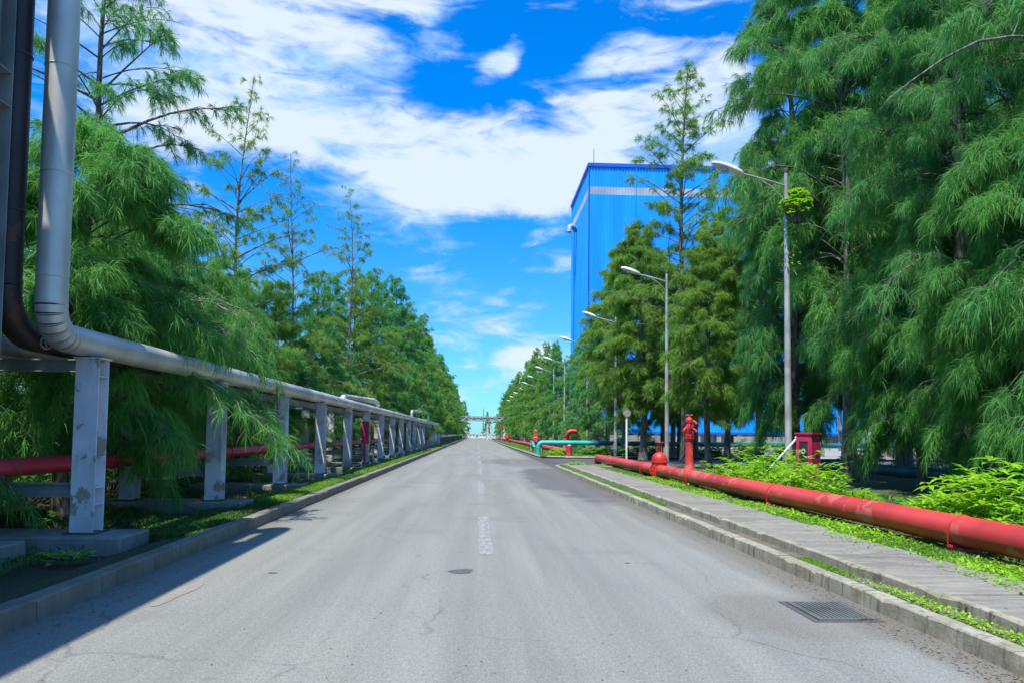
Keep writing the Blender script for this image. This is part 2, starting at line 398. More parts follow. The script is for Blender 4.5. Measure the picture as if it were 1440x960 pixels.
def grid_sheet(name, x0, x1, y0, y1, nx, ny, z, mat, amp=0.0, seed=0, flat_edge=True):
    r = np.random.default_rng(seed)
    xs = np.linspace(x0, x1, nx+1); ys = np.linspace(y0, y1, ny+1)
    h = r.normal(0, 1, (ny+1, nx+1))
    for _ in range(3): h = (h+np.roll(h, 1, 0)+np.roll(h, -1, 0)+np.roll(h, 1, 1)+np.roll(h, -1, 1))/5
    h *= amp/max(h.std(), 1e-6)
    if flat_edge: h[0] = h[-1] = 0; h[:, 0] = 0; h[:, -1] = 0
    v = [(x, y, z+h[j, i]) for j, y in enumerate(ys) for i, x in enumerate(xs)]
    f = [(j*(nx+1)+i, j*(nx+1)+i+1, (j+1)*(nx+1)+i+1, (j+1)*(nx+1)+i) for j in range(ny) for i in range(nx)]
    b = MB(); b.v = v; b.f = f
    o = b.build(name, mat, None, amp > 0); return o

# ------------------------------------------------------------------ setting: ground, roads, verges
struct(grid_sheet('ground', -2500, 2500, -300, 4500, 4, 4, -.02, MT['field']), 'flat green ground reaching the horizon beyond the trees', 'ground')
road = grid_sheet('road', -3.68, 3.70, -8, 262, 2, 40, 0.0, MT['asphalt'])
struct(road, 'straight grey asphalt road running to the white gate', 'road')
sr = MB(); pts = [(3.70, 34.6)]+[(3.70+2.6*(1-math.cos(a)), 34.6+2.6*math.sin(a)) for a in np.linspace(.2, PI/2, 6)]+[(60, 37.2), (60, 50.2), (6.5, 50.2), (4.35, 52.5), (3.70, 70)]
sr.add([(x, y, -.004) for x, y in pts], [tuple(range(len(pts)))])
struct(sr.build('side_road', MT['asphalt_dark']), 'dark side road opening on the right before the teal pipe', 'road')
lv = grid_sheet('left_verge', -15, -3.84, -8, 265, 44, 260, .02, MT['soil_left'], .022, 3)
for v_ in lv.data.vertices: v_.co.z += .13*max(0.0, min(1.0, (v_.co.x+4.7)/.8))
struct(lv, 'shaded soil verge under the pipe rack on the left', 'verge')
# right verge near: behind the sidewalk
struct(grid_sheet('right_verge', 5.42, 60, -8, 36.0, 90, 70, .10, MT['soil_right'], .02, 4), 'soil and grass verge behind the sidewalk under the trees', 'verge')
struct(grid_sheet('far_verge', 4.40, 62, 50.3, 262, 60, 120, .09, MT['soil_right'], .02, 5), 'grass verge on the right beyond the side road', 'verge')
struct(grid_sheet('gravel_yard', 22, 90, 50.0, 99, 6, 6, .14, MT['gravel']), 'pale gravel yard behind the trees by the blue building', 'yard')
strip = grid_sheet('kerb_strip', 3.855, 4.135, -8, 34.5, 3, 120, .105, MT['dirt'], .008, 6)
struct(strip, 'dirt strip between the kerb and the sidewalk edge', 'strip')
pad = MB(); pp = [(4.22, 34.2), (5.42, 34.2), (8.6, 34.4), (8.6, 36.8), (6.6, 36.8), (5.0, 36.5), (4.25, 35.4)]
pad.add([(x, y, .155) for x, y in pp]+[(x, y, -.01) for x, y in pp], [tuple(range(7))]+[(i, i+7, (i+1) % 7+7, (i+1) % 7) for i in range(7)])
struct(pad.build('corner_pavement', MT['pad']), 'pale concrete paving at the side road corner', 'pavement')
rnd = random.Random(5)
ORD = ['first', 'second', 'third', 'fourth', 'fifth', 'sixth', 'seventh', 'eighth', 'ninth', 'tenth', 'eleventh', 'twelfth', 'thirteenth']
# centre line dashes
dash = None
for k in range(24):
    y0 = 9.9+9.95*k; L = 4.5 if k % 2 == 0 else 5.4
    b = MB(); n = 10; e = [(rnd.uniform(-.012, .012), rnd.uniform(-.012, .012)) for _ in range(n+1)]
    xc = .13
    vs = []
    for i in range(n+1): vs += [(xc-.095+e[i][0], y0+L*i/n, .004), (xc+.095+e[i][1], y0+L*i/n, .004)]
    b.add(vs, [(2*i, 2*i+1, 2*i+3, 2*i+2) for i in range(n)])
    b.build('lane_dash', MT['paint'], road)
def blobpoly(name, cx, cy_, rx, ry, mat, z, seed, parent):
    r = random.Random(seed); n = 22; ph = [r.uniform(0, 6.28) for _ in range(3)]
    vs = []
    for i in range(n):
        a = 2*PI*i/n; k = 1+.12*math.sin(2*a+ph[0])+.10*math.sin(3*a+ph[1])+.07*math.sin(5*a+ph[2])
        vs.append((cx+rx*k*math.cos(a), cy_+ry*k*math.sin(a), z))
    b = MB(); b.add(vs, [tuple(range(n))]); return b.build(name, mat, parent)
blobpoly('tar_patch', -.17, 8.72, .13, .16, MT['tar'], .004, 1, road)
blobpoly('sand_patch', -2.93, 7.55, .10, .55, MT['sand'], .004, 2, road)
blobpoly('tar_patch', -2.3, 8.6, .05, .04, MT['tar'], .004, 4, road)
blobpoly('tar_patch', 1.9, 9.3, .035, .03, MT['tar'], .004, 5, road)

def kerb_mesh(L, w, h, seed, mat, back=0):
    """one kerb stone along +y from 0 to L, front face at x=0, slightly battered, with chipped edge"""
    r = random.Random(seed); n = 6; b = MB(); vs = []
    for i in range(n+1):
        y = .006+(L-.012)*i/n; c = r.uniform(.008, .013) if r.random() < .86 else r.uniform(.020, .036); hz = h+r.uniform(-.0015, .0015)
        vs += [(0, y, -.02), (.010, y, hz-c*1.1), (.010+c, y, hz), (w-.012, y, hz+r.uniform(-.001, .001)), (w, y, hz-.015), (w, y, -.02)]
    fs = []
    for i in range(n):
        for j in range(5):
            a = i*6+j; fs.append((a, a+1, a+7, a+6))
    fs += [tuple(range(5, -1, -1)), tuple(n*6+j for j in range(6))]
    return b.add(vs, fs).mesh('kerb_stone', mat, False)
def jit(r, s): return r.uniform(-s, s)
# right outer kerb
kr = bpy.data.objects.new('right_kerb', None); COL.objects.link(kr); struct(kr, 'chipped concrete kerb along the right edge of the road', 'kerb')
KM = [kerb_mesh(1.0, .17, .15, s, MT['kerb']) for s in range(5)]
for i in range(39):
    o = link('kerb_stone', KM[i % 5], kr, (3.69+jit(rnd, .008), -4+i*1.0, jit(rnd, .006))); o.rotation_euler.z = jit(rnd, .008)
for i in range(7):
    a = PI-(i+.5)/7*PI/2+PI/2; a = PI-i*PI/14
    x, y = 6.5+2.8*math.cos(a), 35.0+2.2*math.sin(a)
    o = link('kerb_stone', KM[i % 5], kr, (x, y, jit(rnd, .004))); o.rotation_euler.z = -(i+.5)*PI/14; o.scale.y = .62; o.scale.x = .9
# sidewalk edge kerb and cover slabs
sw = bpy.data.objects.new('sidewalk', None); COL.objects.link(sw); struct(sw, 'worn concrete sidewalk of cover slabs with raised edge on the right', 'sidewalk')
EM = [kerb_mesh(1.5, .10, .215, s+20, MT['kerb']) for s in range(4)]
for i in range(26):
    o = link('edge_stone', EM[i % 4], sw, (4.13+jit(rnd, .006), -4+i*1.5, jit(rnd, .006)))
def slab_mesh(seed, L=.46, w=1.2):
    r = random.Random(seed); b = MB(); c = .012
    b.box(0, w+r.uniform(-.03, .03), .010, L-.014, -.1, .0, .014)
    return b.mesh('cover_slab', MT['slab'])
SM = [slab_mesh(s) for s in range(5)]
for i in range(82):
    o = link('cover_slab', SM[i % 5], sw, (4.235+jit(rnd, .012), -3.6+i*.466, .185+jit(rnd, .007))); o.rotation_euler = (jit(rnd, .008), jit(rnd, .006), jit(rnd, .006))
# kerb beyond the junction
kf = bpy.data.objects.new('far_kerb', None); COL.objects.link(kf); struct(kf, 'low kerb beyond the side road on the right', 'kerb')
b = MB()
fp = [(9, 50.2), (6.2, 50.3), (5.0, 50.9), (4.45, 52.2), (4.35, 55), (4.25, 70), (3.95, 100), (3.8, 262)]
b.tube([(x, y, .07) for x, y in fp], .1, 6); b.build('kerb_stone', MT['kerb'], kf)
# left kerb
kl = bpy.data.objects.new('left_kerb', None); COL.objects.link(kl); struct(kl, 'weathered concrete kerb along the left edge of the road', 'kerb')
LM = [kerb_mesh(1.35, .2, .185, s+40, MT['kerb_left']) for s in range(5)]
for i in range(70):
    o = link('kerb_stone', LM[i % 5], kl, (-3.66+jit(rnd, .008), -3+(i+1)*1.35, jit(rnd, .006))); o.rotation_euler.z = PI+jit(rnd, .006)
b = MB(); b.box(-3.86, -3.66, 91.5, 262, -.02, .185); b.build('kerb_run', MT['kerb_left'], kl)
# drain grating
g0 = thing('drain_grate', 'rectangular steel drain grate set in the road beside the right kerb', 'drain grate', (3.0, 6.42, 0))
b = MB(); b.box(0, .52, 0, .68, .003, .0045); b.build('pit', MT['rubber_and_hole'], g0)  # flat black sheet, the pit's darkness put in as colour
b = MB()
for q in ((0, .03, 0, .68), (.49, .52, 0, .68), (.03, .49, 0, .03), (.03, .49, .65, .68)): b.box(*q, .003, .020)
b.build('frame', MT['grate'], g0)
b = MB(); b.box(0, .020, .03, .65, .0046, .018); bm_ = b.mesh('bar', MT['grate'])
for i in range(12): link('bar', bm_, g0, (.040+i*.0385, 0, 0))
b = MB(); b.box(-.06, -.002, -.05, .74, -.01, .005); b.box(.522, .57, -.05, .74, -.01, .005); b.box(-.002, .522, .682, .74, -.01, .005); b.box(-.002, .522, -.05, -.002, -.01, .005)
b.build('concrete_surround', MT['asphalt_dark'], g0)

# ------------------------------------------------------------------ left: pipe rack
RY = [10.05, 14.8, 19.6, 24.5, 29.5, 34.4, 39.6, 44.8, 50.0, 55.5, 60.6, 65.6, 70.7, 75.5, 80.5, 86.0, 92.0, 99.0]
def hpost(b, x, y, z0, z1, w=.30, d=.27):
    b.box(x-w/2, x+w/2, y-d/2, y-d/2+.018, z0, z1)          # flange towards the camera
    b.box(x-w/2, x+w/2, y+d/2-.018, y+d/2, z0, z1)
    b.box(x-.008, x+.008, y-d/2+.018, y+d/2-.018, z0, z1)
def make_frame(px0=-5.12):
    f = thing('pipe_rack_frame', '', 'pipe rack frame', (0, 0, 0), 'frames of the pipe rack along the left kerb')
    for x in (px0, -6.75):
        b = MB(); hpost(b, x, 0, .27, 2.53); o = b.build('post', MT['white_steel'], f)
        c = MB(); c.box(x-.17, x+.17, -.17, .17, 2.53, 2.55); c.build('cap_plate', MT['white_steel'], o)
        c = MB(); c.box(x-.2, x+.2, -.2, .2, .25, .27); c.build('base_plate', MT['dark_steel'], o)
        for z in (.62, .84, 2.30):
            c = MB(); c.box(x+.012, x+.145, -.114, .114, z, z+.012); c.build('stiffener', MT['white_steel'], o)
    b = MB(); b.box(-6.58, px0-.17, -.07, .07, .72, .735); b.box(-6.58, px0-.17, -.07, .07, .885, .90); b.box(-6.58, px0-.17, -.006, .006, .735, .885)
    b.build('lower_beam', MT['grey_steel'], f)
    b = MB(); b.box(-6.58, px0-.17, -.08, .08, 2.36, 2.375); b.box(-6.58, px0-.17, -.08, .08, 2.51, 2.528); b.box(-6.58, px0-.17, -.006, .006, 2.375, 2.51)
    b.build('top_beam', MT['grey_steel'], f)
    b = MB(); b.box(-7.3, -4.48, -.42, .42, -.05, .25, .025); b.build('concrete_plinth', MT['plinth'], f)
    return f
FL = ['nearest pipe rack frame with peeling pale paint, standing on a long concrete plinth',
      'second pipe rack frame, its post veiled by drooping casuarina needles',
      'third pipe rack frame, a flat creeper hanging beside its pale post',
      'fourth pipe rack frame, its post crossed by a diagonal of sunlight',
      'fifth pipe rack frame, last one before the red cabinet',
      'pipe rack frame carrying the nearer red cabinet on its post',
      'pipe rack frame just beyond the nearer red cabinet, sunlit at the foot',
      'second pipe rack frame beyond the nearer red cabinet']
pf = make_frame(); pf.location = (0, RY[0], 0); pf['label'] = FL[0]
rest = RY[8:]
for i, y in enumerate(RY[1:], 1):
    lab = FL[i] if i < len(FL) else 'pale steel pipe rack frame in the far half of the rack'
    if i > 7: lab = ORD[i-8]+' pale frame after the second one beyond the nearer red cabinet' if i < 13 else ORD[i-14]+' pale frame after the far red cabinet'
    if abs(y-75.5) < .1: lab = 'far pipe rack frame carrying the small distant red cabinet'
    if i == len(RY)-1: lab = 'last pipe rack frame at the far end of the rack'
    o = copy_tree(pf, lab); o.location = (0, y, 0)
# silver clad pipe: vertical leg, mitred elbow, long run
pr = .175; SX = -5.17; SZ = 2.74; SY = 9.13; R0 = .36
sp = thing('silver_pipe', 'large aluminium clad pipe coming down and running along the top of the rack', 'clad pipe')
zs = [3.10, 3.42, 4.70, 6.02, 7.4, 8.4]
for a, bb in zip(zs[:-1], zs[1:]):
    b = MB(); b.tube([(SX, SY, a+.004), (SX, SY, bb+.02)], [pr+.004, pr], 28); b.build('cladding_section', MT['silver'], sp, True)
    b = MB(); b.ring((SX, SY, a+.01), (0, 0, 1), pr+.003, .006, 28, 5); b.build('seam_band', MT['silver'], sp, True)
ne = 6
for i in range(ne):
    a0 = PI+i*(PI/2)/ne; a1 = PI+(i+1)*(PI/2)/ne
    P0 = (SX, SY+R0+R0*math.cos(a0), 3.10+R0*math.sin(a0)); P1 = (SX, SY+R0+R0*math.cos(a1), 3.10+R0*math.sin(a1))
    b = MB(); b.tube([P0, P1], [pr+.004, pr+.001], 28)
    b.build('elbow_segment', MT['silver'], sp, True)
    b = MB(); b.ring(P0, (0, math.sin(a0)*-1, math.cos(a0)), pr+.003, .005, 28, 5); b.build('seam_band', MT['silver'], sp, True)
ys = [SY+R0, 11.3, 13.2, 15.1, 17.0, 18.9, 20.8, 22.7, 24.6, 26.5, 28.4, 30.3, 32.2]
for a, bb in zip(ys[:-1], ys[1:]):
    b = MB(); b.tube([(SX, a, SZ), (SX, bb+.02, SZ)], [pr+.004, pr], 24); b.build('cladding_section', MT['silver'], sp, True)
    b = MB(); b.ring((SX, a+.01, SZ), (0, 1, 0), pr+.003, .006, 24, 5); b.build('seam_band', MT['silver'], sp, True)
b = MB(); b.tube([(SX, 32.2, SZ), (SX, 99.5, SZ)], pr, 14); b.build('far_run', MT['silver'], sp, True)
b = MB(); b.tube(arc((SY-.5, 8.4), .5, 0, PI/2, 7, 'yz', SX)+[(SX, -16, 8.9)], pr, 20); b.build('upper_run', MT['silver'], sp, True)
# black pipe beside it
bp = thing('black_pipe', 'glossy black pipe standing just left of the silver pipe', 'pipe')
bx = -5.62; by = 8.98
b = MB(); b.tube([(bx, by, 3.3), (bx, by, 8.0)]+arc((by-.5, 8.4), .5, 0, PI/2, 7, 'yz', bx)+[(bx, -16, 8.9)], .165, 20); b.build('riser', MT['black_pipe'], bp, True)
b = MB(); b.tube(arc((by+.56, 3.3), .56, PI, 1.5*PI, 8, 'yz', bx)+[(bx, 99, 2.74)], .165, 18); b.build('run', MT['black_pipe'], bp, True)
for k, z in enumerate((4.2, 6.1)):
    b = MB(); b.ring((bx, by, z), (0, 0, 1), .168, .012, 24, 5); b.build('clamp', MT['dark_steel'], bp, True)
# more runs on the rack
for k, (x, z, r, mt, nm, lab) in enumerate([(-6.12, 2.66, .11, 'grey_steel', 'rack_pipe', 'slim grey pipe on the rack behind the black one'), (-6.5, 2.68, .13, 'silver', 'rack_pipe', 'dull clad pipe at the back of the rack')]):
    b = MB(); b.tube([(x, 4, z), (x, 99, z)], r, 12); tag(b.build(nm, MT[mt], None, True), lab, 'pipe')
tb = thing('rack_girder', 'dark longitudinal steel girder under the silver pipe', 'girder')
b = MB(); b.box(-5.32, -5.20, 15.0, 99, 2.36, 2.375); b.box(-5.32, -5.20, 15.0, 99, 2.495, 2.51); b.box(-5.265, -5.255, 15.0, 99, 2.375, 2.495); b.build('web', MT['grey_steel'], tb)
# crimson pipe inside the rack
cp = thing('crimson_pipe', 'long crimson pipe running low through the pipe rack', 'fire pipe')
b = MB(); b.tube([(-6.2, 3, 1.09), (-6.2, 100, 1.09)], .125, 16); b.build('pipe_run', MT['crimson'], cp, True)
for y in (7.2, 13.0, 18.8, 24.6, 30.4, 36.2):
    b = MB(); b.tube([(-6.2, y-.04, 1.09), (-6.2, y+.04, 1.09)], .14, 16); b.build('coupling', MT['crimson'], cp, True)
for y in RY:
    b = MB(); b.box(-6.27, -6.13, y-.05, y+.05, .90, .972); b.build('shoe', MT['dark_steel'], cp)
# steel column at the left edge
sc = thing('steel_column', 'tall grey green steel column at the left edge beside the black pipe', 'steel column', (-5.66, 8.60, 0))
b = MB(); b.box(-.16, .16, -.15, -.132, .3, 9); b.box(-.16, .16, .132, .15, .3, 9); b.box(-.009, .009, -.132, .132, .3, 9); b.build('shaft', MT['grey_steel'], sc)
for z in (2.2, 5.35, 5.75, 8.2):
    b = MB(); b.box(.012, .158, -.13, .13, z, z+.015); b.build('stiffener', MT['grey_steel'], sc)
b = MB()
for z in (5.45, 5.6, 5.68, 6.9):
    for x in (-.1, .12): b.tube([(x, -.17, z), (x, -.15, z)], .016, 6)
b.build('bolts', MT['dark_steel'], sc); b = MB(); b.box(-.4, .4, -.4, .4, -.05, .3, .02); b.build('footing', MT['plinth'], sc)
# overhead pipe bridge the two risers climb to (runs back past the camera)
pb = thing('overhead_pipe_bridge', 'steel pipe bridge high on the left carrying the silver and black pipes', 'pipe bridge')
for x in (-5.24, -8.3):
    b = MB(); b.box(x-.1, x+.1, -16, 7.6, 8.35, 8.37); b.box(x-.1, x+.1, -16, 7.6, 8.62, 8.64); b.box(x-.01, x+.01, -16, 7.6, 8.37, 8.62); b.build('girder', MT['grey_steel'], pb)
for y in np.arange(-15, 7.6, 2.95): b = MB(); b.box(-8.2, -5.34, y-.08, y+.08, 8.45, 8.62); b.build('cross_beam', MT['grey_steel'], pb)
for (x, r) in ((-6.05, .14), (-6.5, .2), (-7.0, .16), (-7.45, .2), (-7.9, .14)):
    b = MB(); b.tube([(x, -16, 8.67+r), (x, 8.9, 8.67+r)], r, 10); b.build('carried_pipe', MT['silver'], pb, True)
b = MB(); b.box(-8.2, -5.36, -16, 7.1, 8.645, 8.66); b.build('shade_deck', MT['grey_steel'], pb)  # unseen deck, added to close the gaps in the bridge's shadow
for y in (-10, -1.5): b = MB(); b.box(-8.15, -7.85, y-.15, y+.15, 0, 8.34); b.build('column', MT['grey_steel'], pb)
for y in (-10, -1.5): b = MB(); b.box(-5.4, -5.1, y-.15, y+.15, 0, 8.34); b.build('column', MT['grey_steel'], pb)
# valves with handwheels
for k, (x, y, z, lab) in enumerate([(-5.05, 9.62, 2.69, 'small valve with a pale handwheel on top of the nearest post'), (-5.42, 9.5, 2.68, 'small rusty valve with handwheel under the silver pipe elbow')]):
    v = thing('hand_valve', lab, 'valve', (x, y, z))
    b = MB(); b.ring((0, 0, 0), (.9, -.4, 0), .075, .011, 20, 6); b.tube([(.0, -.07, 0), (0, .07, 0)], .006, 5); b.tube([(0, 0, -.07), (0, 0, .07)], .006, 5); b.build('handwheel', MT['galv'], v, True)
    b = MB(); b.tube([(0, 0, 0), (-.16, .07, 0)], .012, 6); b.build('stem', MT['dark_steel'], v)
    b = MB(); b.lathe((-.2, .09, -.09), [(.03, 0), (.055, .02), (.05, .09), (.06, .15), (.03, .18)], 10); b.build('valve_body', MT['dark_steel'], v)
# cabinets on posts
for (y, z0, z1, w_, lab) in [(34.4-.32, 1.12, 2.12, .34, 'red cabinet fixed to a post in the middle of the pipe rack'), (75.5-.32, 1.0, 2.15, .4, 'small distant red cabinet on a far rack post')]:
    c = thing('post_cabinet', lab, 'cabinet', (-5.12, y, 0))
    b = MB(); b.box(-w_/2, w_/2, 0, .16, z0, z1, .01); b.build('case', MT['maroon'], c)
    b = MB(); b.box(-w_/2+.03, w_/2-.03, -.012, -.001, z0+.04, z1-.04); b.build('door', MT['maroon'], c)
    b = MB(); b.tube([(-.02, .08, .3), (-.02, .08, z0)], .05, 8); b.build('feed_pipe', MT['maroon'], c)
# expansion loops
for (y0, y1, h, mt, lab) in [(34.2, 38.4, 3.24, 'silver', 'bright pale expansion loop rising above the rack'), (70, 77, 3.7, 'silver', 'far brownish expansion loop above the rack')]:
    l = thing('expansion_loop', lab, 'pipe loop')
    b = MB(); r = .14
    b.tube([(-6.2, y0, 2.9), (-6.2, y0, h-.2), (-6.2, y0+.1, h-.05), (-6.15, y0+.3, h), (-5.5, y1-.5, h), (-5.35, y1-.2, h), (-5.2, y1-.05, h-.12), (-5.17, y1, h-.3), (-5.17, y1, 2.75)], r, 12)
    b.build('pipe', MT[mt], l, True)
    b = MB(); b.ring((-5.17, y1, 3.0), (0, 0, 1), r, .03, 14, 5); b.build('flange', MT['galv'], l, True)
# low far pipeline beyond the rack
lp = thing('low_pipeline', 'low pale pipeline continuing beyond the end of the rack', 'pipeline')
b = MB(); b.tube([(-5.0, 99.7, 1.25), (-5.0, 240, 1.25)], .2, 10); b.tube([(-5.6, 99.7, 1.2), (-5.6, 240, 1.2)], .16, 8); b.build('pipe', MT['silver'], lp, True)
b = MB()
for y in range(103, 240, 6): b.box(-5.9, -4.8, y-.12, y+.12, .05, 1.02)
b.build('supports', MT['plinth'], lp)
b = MB(); b.tube([(-5.0, 118, 1.3), (-5.0, 118, 1.75)], .3, 8); b.build('valve', MT['maroon'], lp)
# wall far left
w_ = thing('boundary_wall', 'dim grey wall behind the trees on the left', 'wall')
for i in range(22):
    b = MB(); b.box(-15.1, -15.0, 2+i*4+.16, 2+i*4+3.84, 0, 2.1); b.build('wall_panel', MT['plinth'], w_)
    b = MB(); b.box(-15.2, -14.9, 2+i*4-.15, 2+i*4+.15, 0, 2.25); b.build('wall_pier', MT['plinth'], w_)

# ------------------------------------------------------------------ right: red pipeline
PX = 6.45; PZ = .385; RR = .20
rp = thing('red_pipeline', 'large red pipeline on low piers along the sidewalk grass', 'fire pipe')
b = MB(); b.tube([(PX, -2, PZ), (PX, 39.2, PZ), (PX, 39.4, PZ-.01)], [RR, RR, RR*.8], 28); b.build('pipe_run', MT['red'], rp, True)
b = MB(); b.tube(arc((39.1, PZ-.32), .32, PI/2, 0, 6, 'yz', PX)+[(PX, 39.42, -.1)], RR*.98, 20); b.build('down_elbow', MT['red'], rp, True)
for y in (3.5, 9.6, 15.75, 21.95, 28.2, 34.5):
    s_ = MB(); s_.box(PX-.13, PX+.13, y-.16, y+.16, .0, .175, .01); o = s_.build('pier', MT['maroon'], rp)
    s_ = MB(); s_.box(PX-.2, PX+.2, y-.03, y+.03, .17, .20); s_.build('saddle', MT['maroon'], o)
    s_ = MB(); s_.ring((PX, y, PZ), (0, 1, 0), RR+.003, .011, 28, 6); s_.build('strap', MT['red_flange'], o, True)
    s_ = MB()
    for sx_ in (-1, 1): s_.tube([(PX+sx_*(RR+.012), y, .17), (PX+sx_*(RR+.012), y, PZ)], .009, 6)
    s_.build('strap_rod', MT['red_flange'], o)
for y in (6.5, 12.4, 18.6, 24.6, 31.0, 36.5):
    b = MB(); b.ring((PX, y, PZ), (0, 1, 0), RR-.001, .006, 28, 5); b.build('weld_seam', MT['red'], rp, True)
# gate valve on the pipe
gv = thing('gate_valve', 'red gate valve with bolted flanges on the red pipeline', 'gate valve', (PX, 26.0, 0))
for dy in (-.17, .17):
    b = MB(); b.tube([(0, dy-.035, PZ), (0, dy+.035, PZ)], .31, 24); o = b.build('flange', MT['red_flange'], gv, True)
    b = MB()
    for k in range(14):
        a = 2*PI*k/14; b.tube([(.27*math.cos(a), dy-.06, PZ+.27*math.sin(a)), (.27*math.cos(a), dy+.06, PZ+.27*math.sin(a))], .018, 6)
    b.build('bolts', MT['maroon'], o)
b = MB(); b.lathe((0, 0, PZ), [(.22, -.26), (.27, -.1), (.27, .1), (.27, .26), (.30, .27), (.30, .33), (.27, .34), (.27, .42), (.22, .54), (.13, .62), (.10, .64)], 20); b.build('valve_body', MT['red_flange'], gv, True)
b = MB()
for a in (.5, .5+PI): b.tube([(.10*math.cos(a), .1*math.sin(a), PZ+.62), (.10*math.cos(a), .10*math.sin(a), PZ+.95)], .022, 6)
for a in (.5+PI/2, .5+1.5*PI): b.tube([(.10*math.cos(a), .1*math.sin(a), PZ+.62), (.10*math.cos(a), .10*math.sin(a), PZ+.95)], .022, 6)
b.lathe((0, 0, PZ+.94), [(.13, 0), (.13, .04)], 12); b.build('yoke', MT['red_flange'], gv)
b = MB(); b.tube([(0, 0, PZ+.6), (0, 0, PZ+1.02)], .02, 6); b.build('stem', MT['galv'], gv)
b = MB(); b.ring((0, 0, PZ+.99), (0, 0, 1), .15, .015, 20, 6)
for a in (0, PI/3*2, PI/3*4): b.tube([(0, 0, PZ+.99), (.15*math.cos(a), .15*math.sin(a), PZ+.99)], .01, 5)
b.build('handwheel', MT['maroon'], gv, True)
# hydrant riser
hy = thing('hydrant_riser', 'tall red hydrant standpipe with valve head rising from the red pipeline', 'hydrant', (PX, 22.3, 0))
b = MB(); b.lathe((0, 0, PZ+.05), [(.19, 0), (.165, .16), (.115, .32), (.115, 1.12)], 20); b.build('standpipe', MT['red'], hy, True)
for z in (1.53, 1.60):
    b = MB(); b.lathe((0, 0, z), [(.165, 0), (.165, .04)], 18); o = b.build('flange', MT['red_flange'], hy, True)
b = MB()
for k in range(8): a = 2*PI*k/8; b.tube([(.14*math.cos(a), .14*math.sin(a), 1.49), (.14*math.cos(a), .14*math.sin(a), 1.68)], .014, 6)
b.build('bolts', MT['maroon'], hy)
b = MB(); b.lathe((0, 0, 1.645), [(.09, 0), (.10, .08), (.125, .14), (.125, .24), (.085, .30), (.08, .36), (.115, .40), (.115, .46), (.08, .50), (.04, .54)], 16); b.build('valve_head', MT['red_flange'], hy, True)
for (sx_, z) in ((1, 1.82), (-1, 1.84), (1, 2.06)):
    b = MB(); b.tube([(sx_*.06, -.02, z), (sx_*.15, -.06, z-.02), (sx_*.19, -.08, z-.07)], [.045, .04, .05], 10); o = b.build('outlet', MT['red_flange'], hy, True)
    b = MB(); b.tube([(sx_*.19, -.08, z-.07), (sx_*.2, -.085, z-.10)], .055, 10); b.build('outlet_cap', MT['maroon'], o)
b = MB(); b.ring((0, -.19, 1.93), (0, 1, 0), .09, .013, 16, 6); b.tube([(0, -.19, 1.93), (0, -.05, 1.93)], .015, 6); b.tube([(-.09, -.19, 1.93), (.09, -.19, 1.93)], .008, 5)
b.build('handwheel', MT['maroon'], hy, True)
b = MB(); b.tube([(0, 0, 2.18), (0, 0, 2.26)], .03, 6); b.tube([(-.1, .02, 2.24), (.1, -.02, 2.24)], .016, 6); b.build('operating_nut', MT['maroon'], hy)
# fire cabinet
fc = thing('fire_cabinet', 'magenta red hose cabinet with a glass front beside the first lamp post', 'fire cabinet', (9.1, 20.0, 0), None, math.radians(40)); fc.scale = (.88, .88, 1.08)
b = MB(); b.box(-.30, .30, -.25, .25, .12, 1.56, .01); b.build('case', MT['maroon'], fc)
b = MB(); b.box(-.34, .34, -.29, .29, 1.561, 1.60); b.build('lid', MT['maroon'], fc)
b = MB()
for q in ((-.306-.02, -.3055, -.2, .2, 1.38, 1.45), (-.326, -.3055, -.2, .2, .70, .77), (-.326, -.3055, -.2, -.14, .77, 1.38), (-.326, -.3055, .14, .2, .77, 1.38)): b.box(*q)
b.build('door_frame', MT['maroon'], fc)
b = MB(); b.box(-.314, -.305, -.139, .139, .771, 1.379); b.build('window', MT['rubber_and_hole'], fc)
b = MB(); b.ring((-.33, 0, 1.12), (1, 0, 0), .05, .03, 14, 6); b.build('hose', MT['kerb'], fc, True)
b = MB(); b.box(-.05, .12, -.262, -.253, 1.02, 1.05); b.build('latch', MT['dark_steel'], fc)
b = MB()
for sx_ in (-.25, .25):
    for sy_ in (-.2, .2): b.box(sx_-.03, sx_+.03, sy_-.03, sy_+.03, 0, .119)
b.build('feet', MT['dark_steel'], fc)
# white leaning tube behind cabinet
wt = thing('white_tube', 'white tube slanting up behind the red hose cabinet', 'tube', (9.28, 21.4, 0))
b = MB(); b.tube([(-1.35, 0, 0), (-.5, 0, .9), (.2, 0, 1.66)], .035, 10); b.build('tube', MT['white'], wt, True)
b = MB(); b.tube([(.08, 0, 1.56), (.22, 0, 1.70)], .048, 10); b.build('end_fitting', MT['white'], wt, True)
# round sign on a thin pole
sg = thing('round_sign', 'thin white pole with a small round sign behind the red pipeline', 'sign', (7.75, 38.2, 0))
b = MB(); b.tube([(0, 0, 0), (0, 0, 3.0)], .055, 10); b.build('pole', MT['white'], sg, True)
b = MB(); b.tube([(0, -.07, 2.78), (0, -.05, 2.78)], .22, 20); b.build('sign_disc', MT['kerb'], sg)
b = MB(); b.ring((0, -.075, 2.78), (0, 1, 0), .205, .014, 20, 5); b.build('rim', MT['sand'], sg, True)

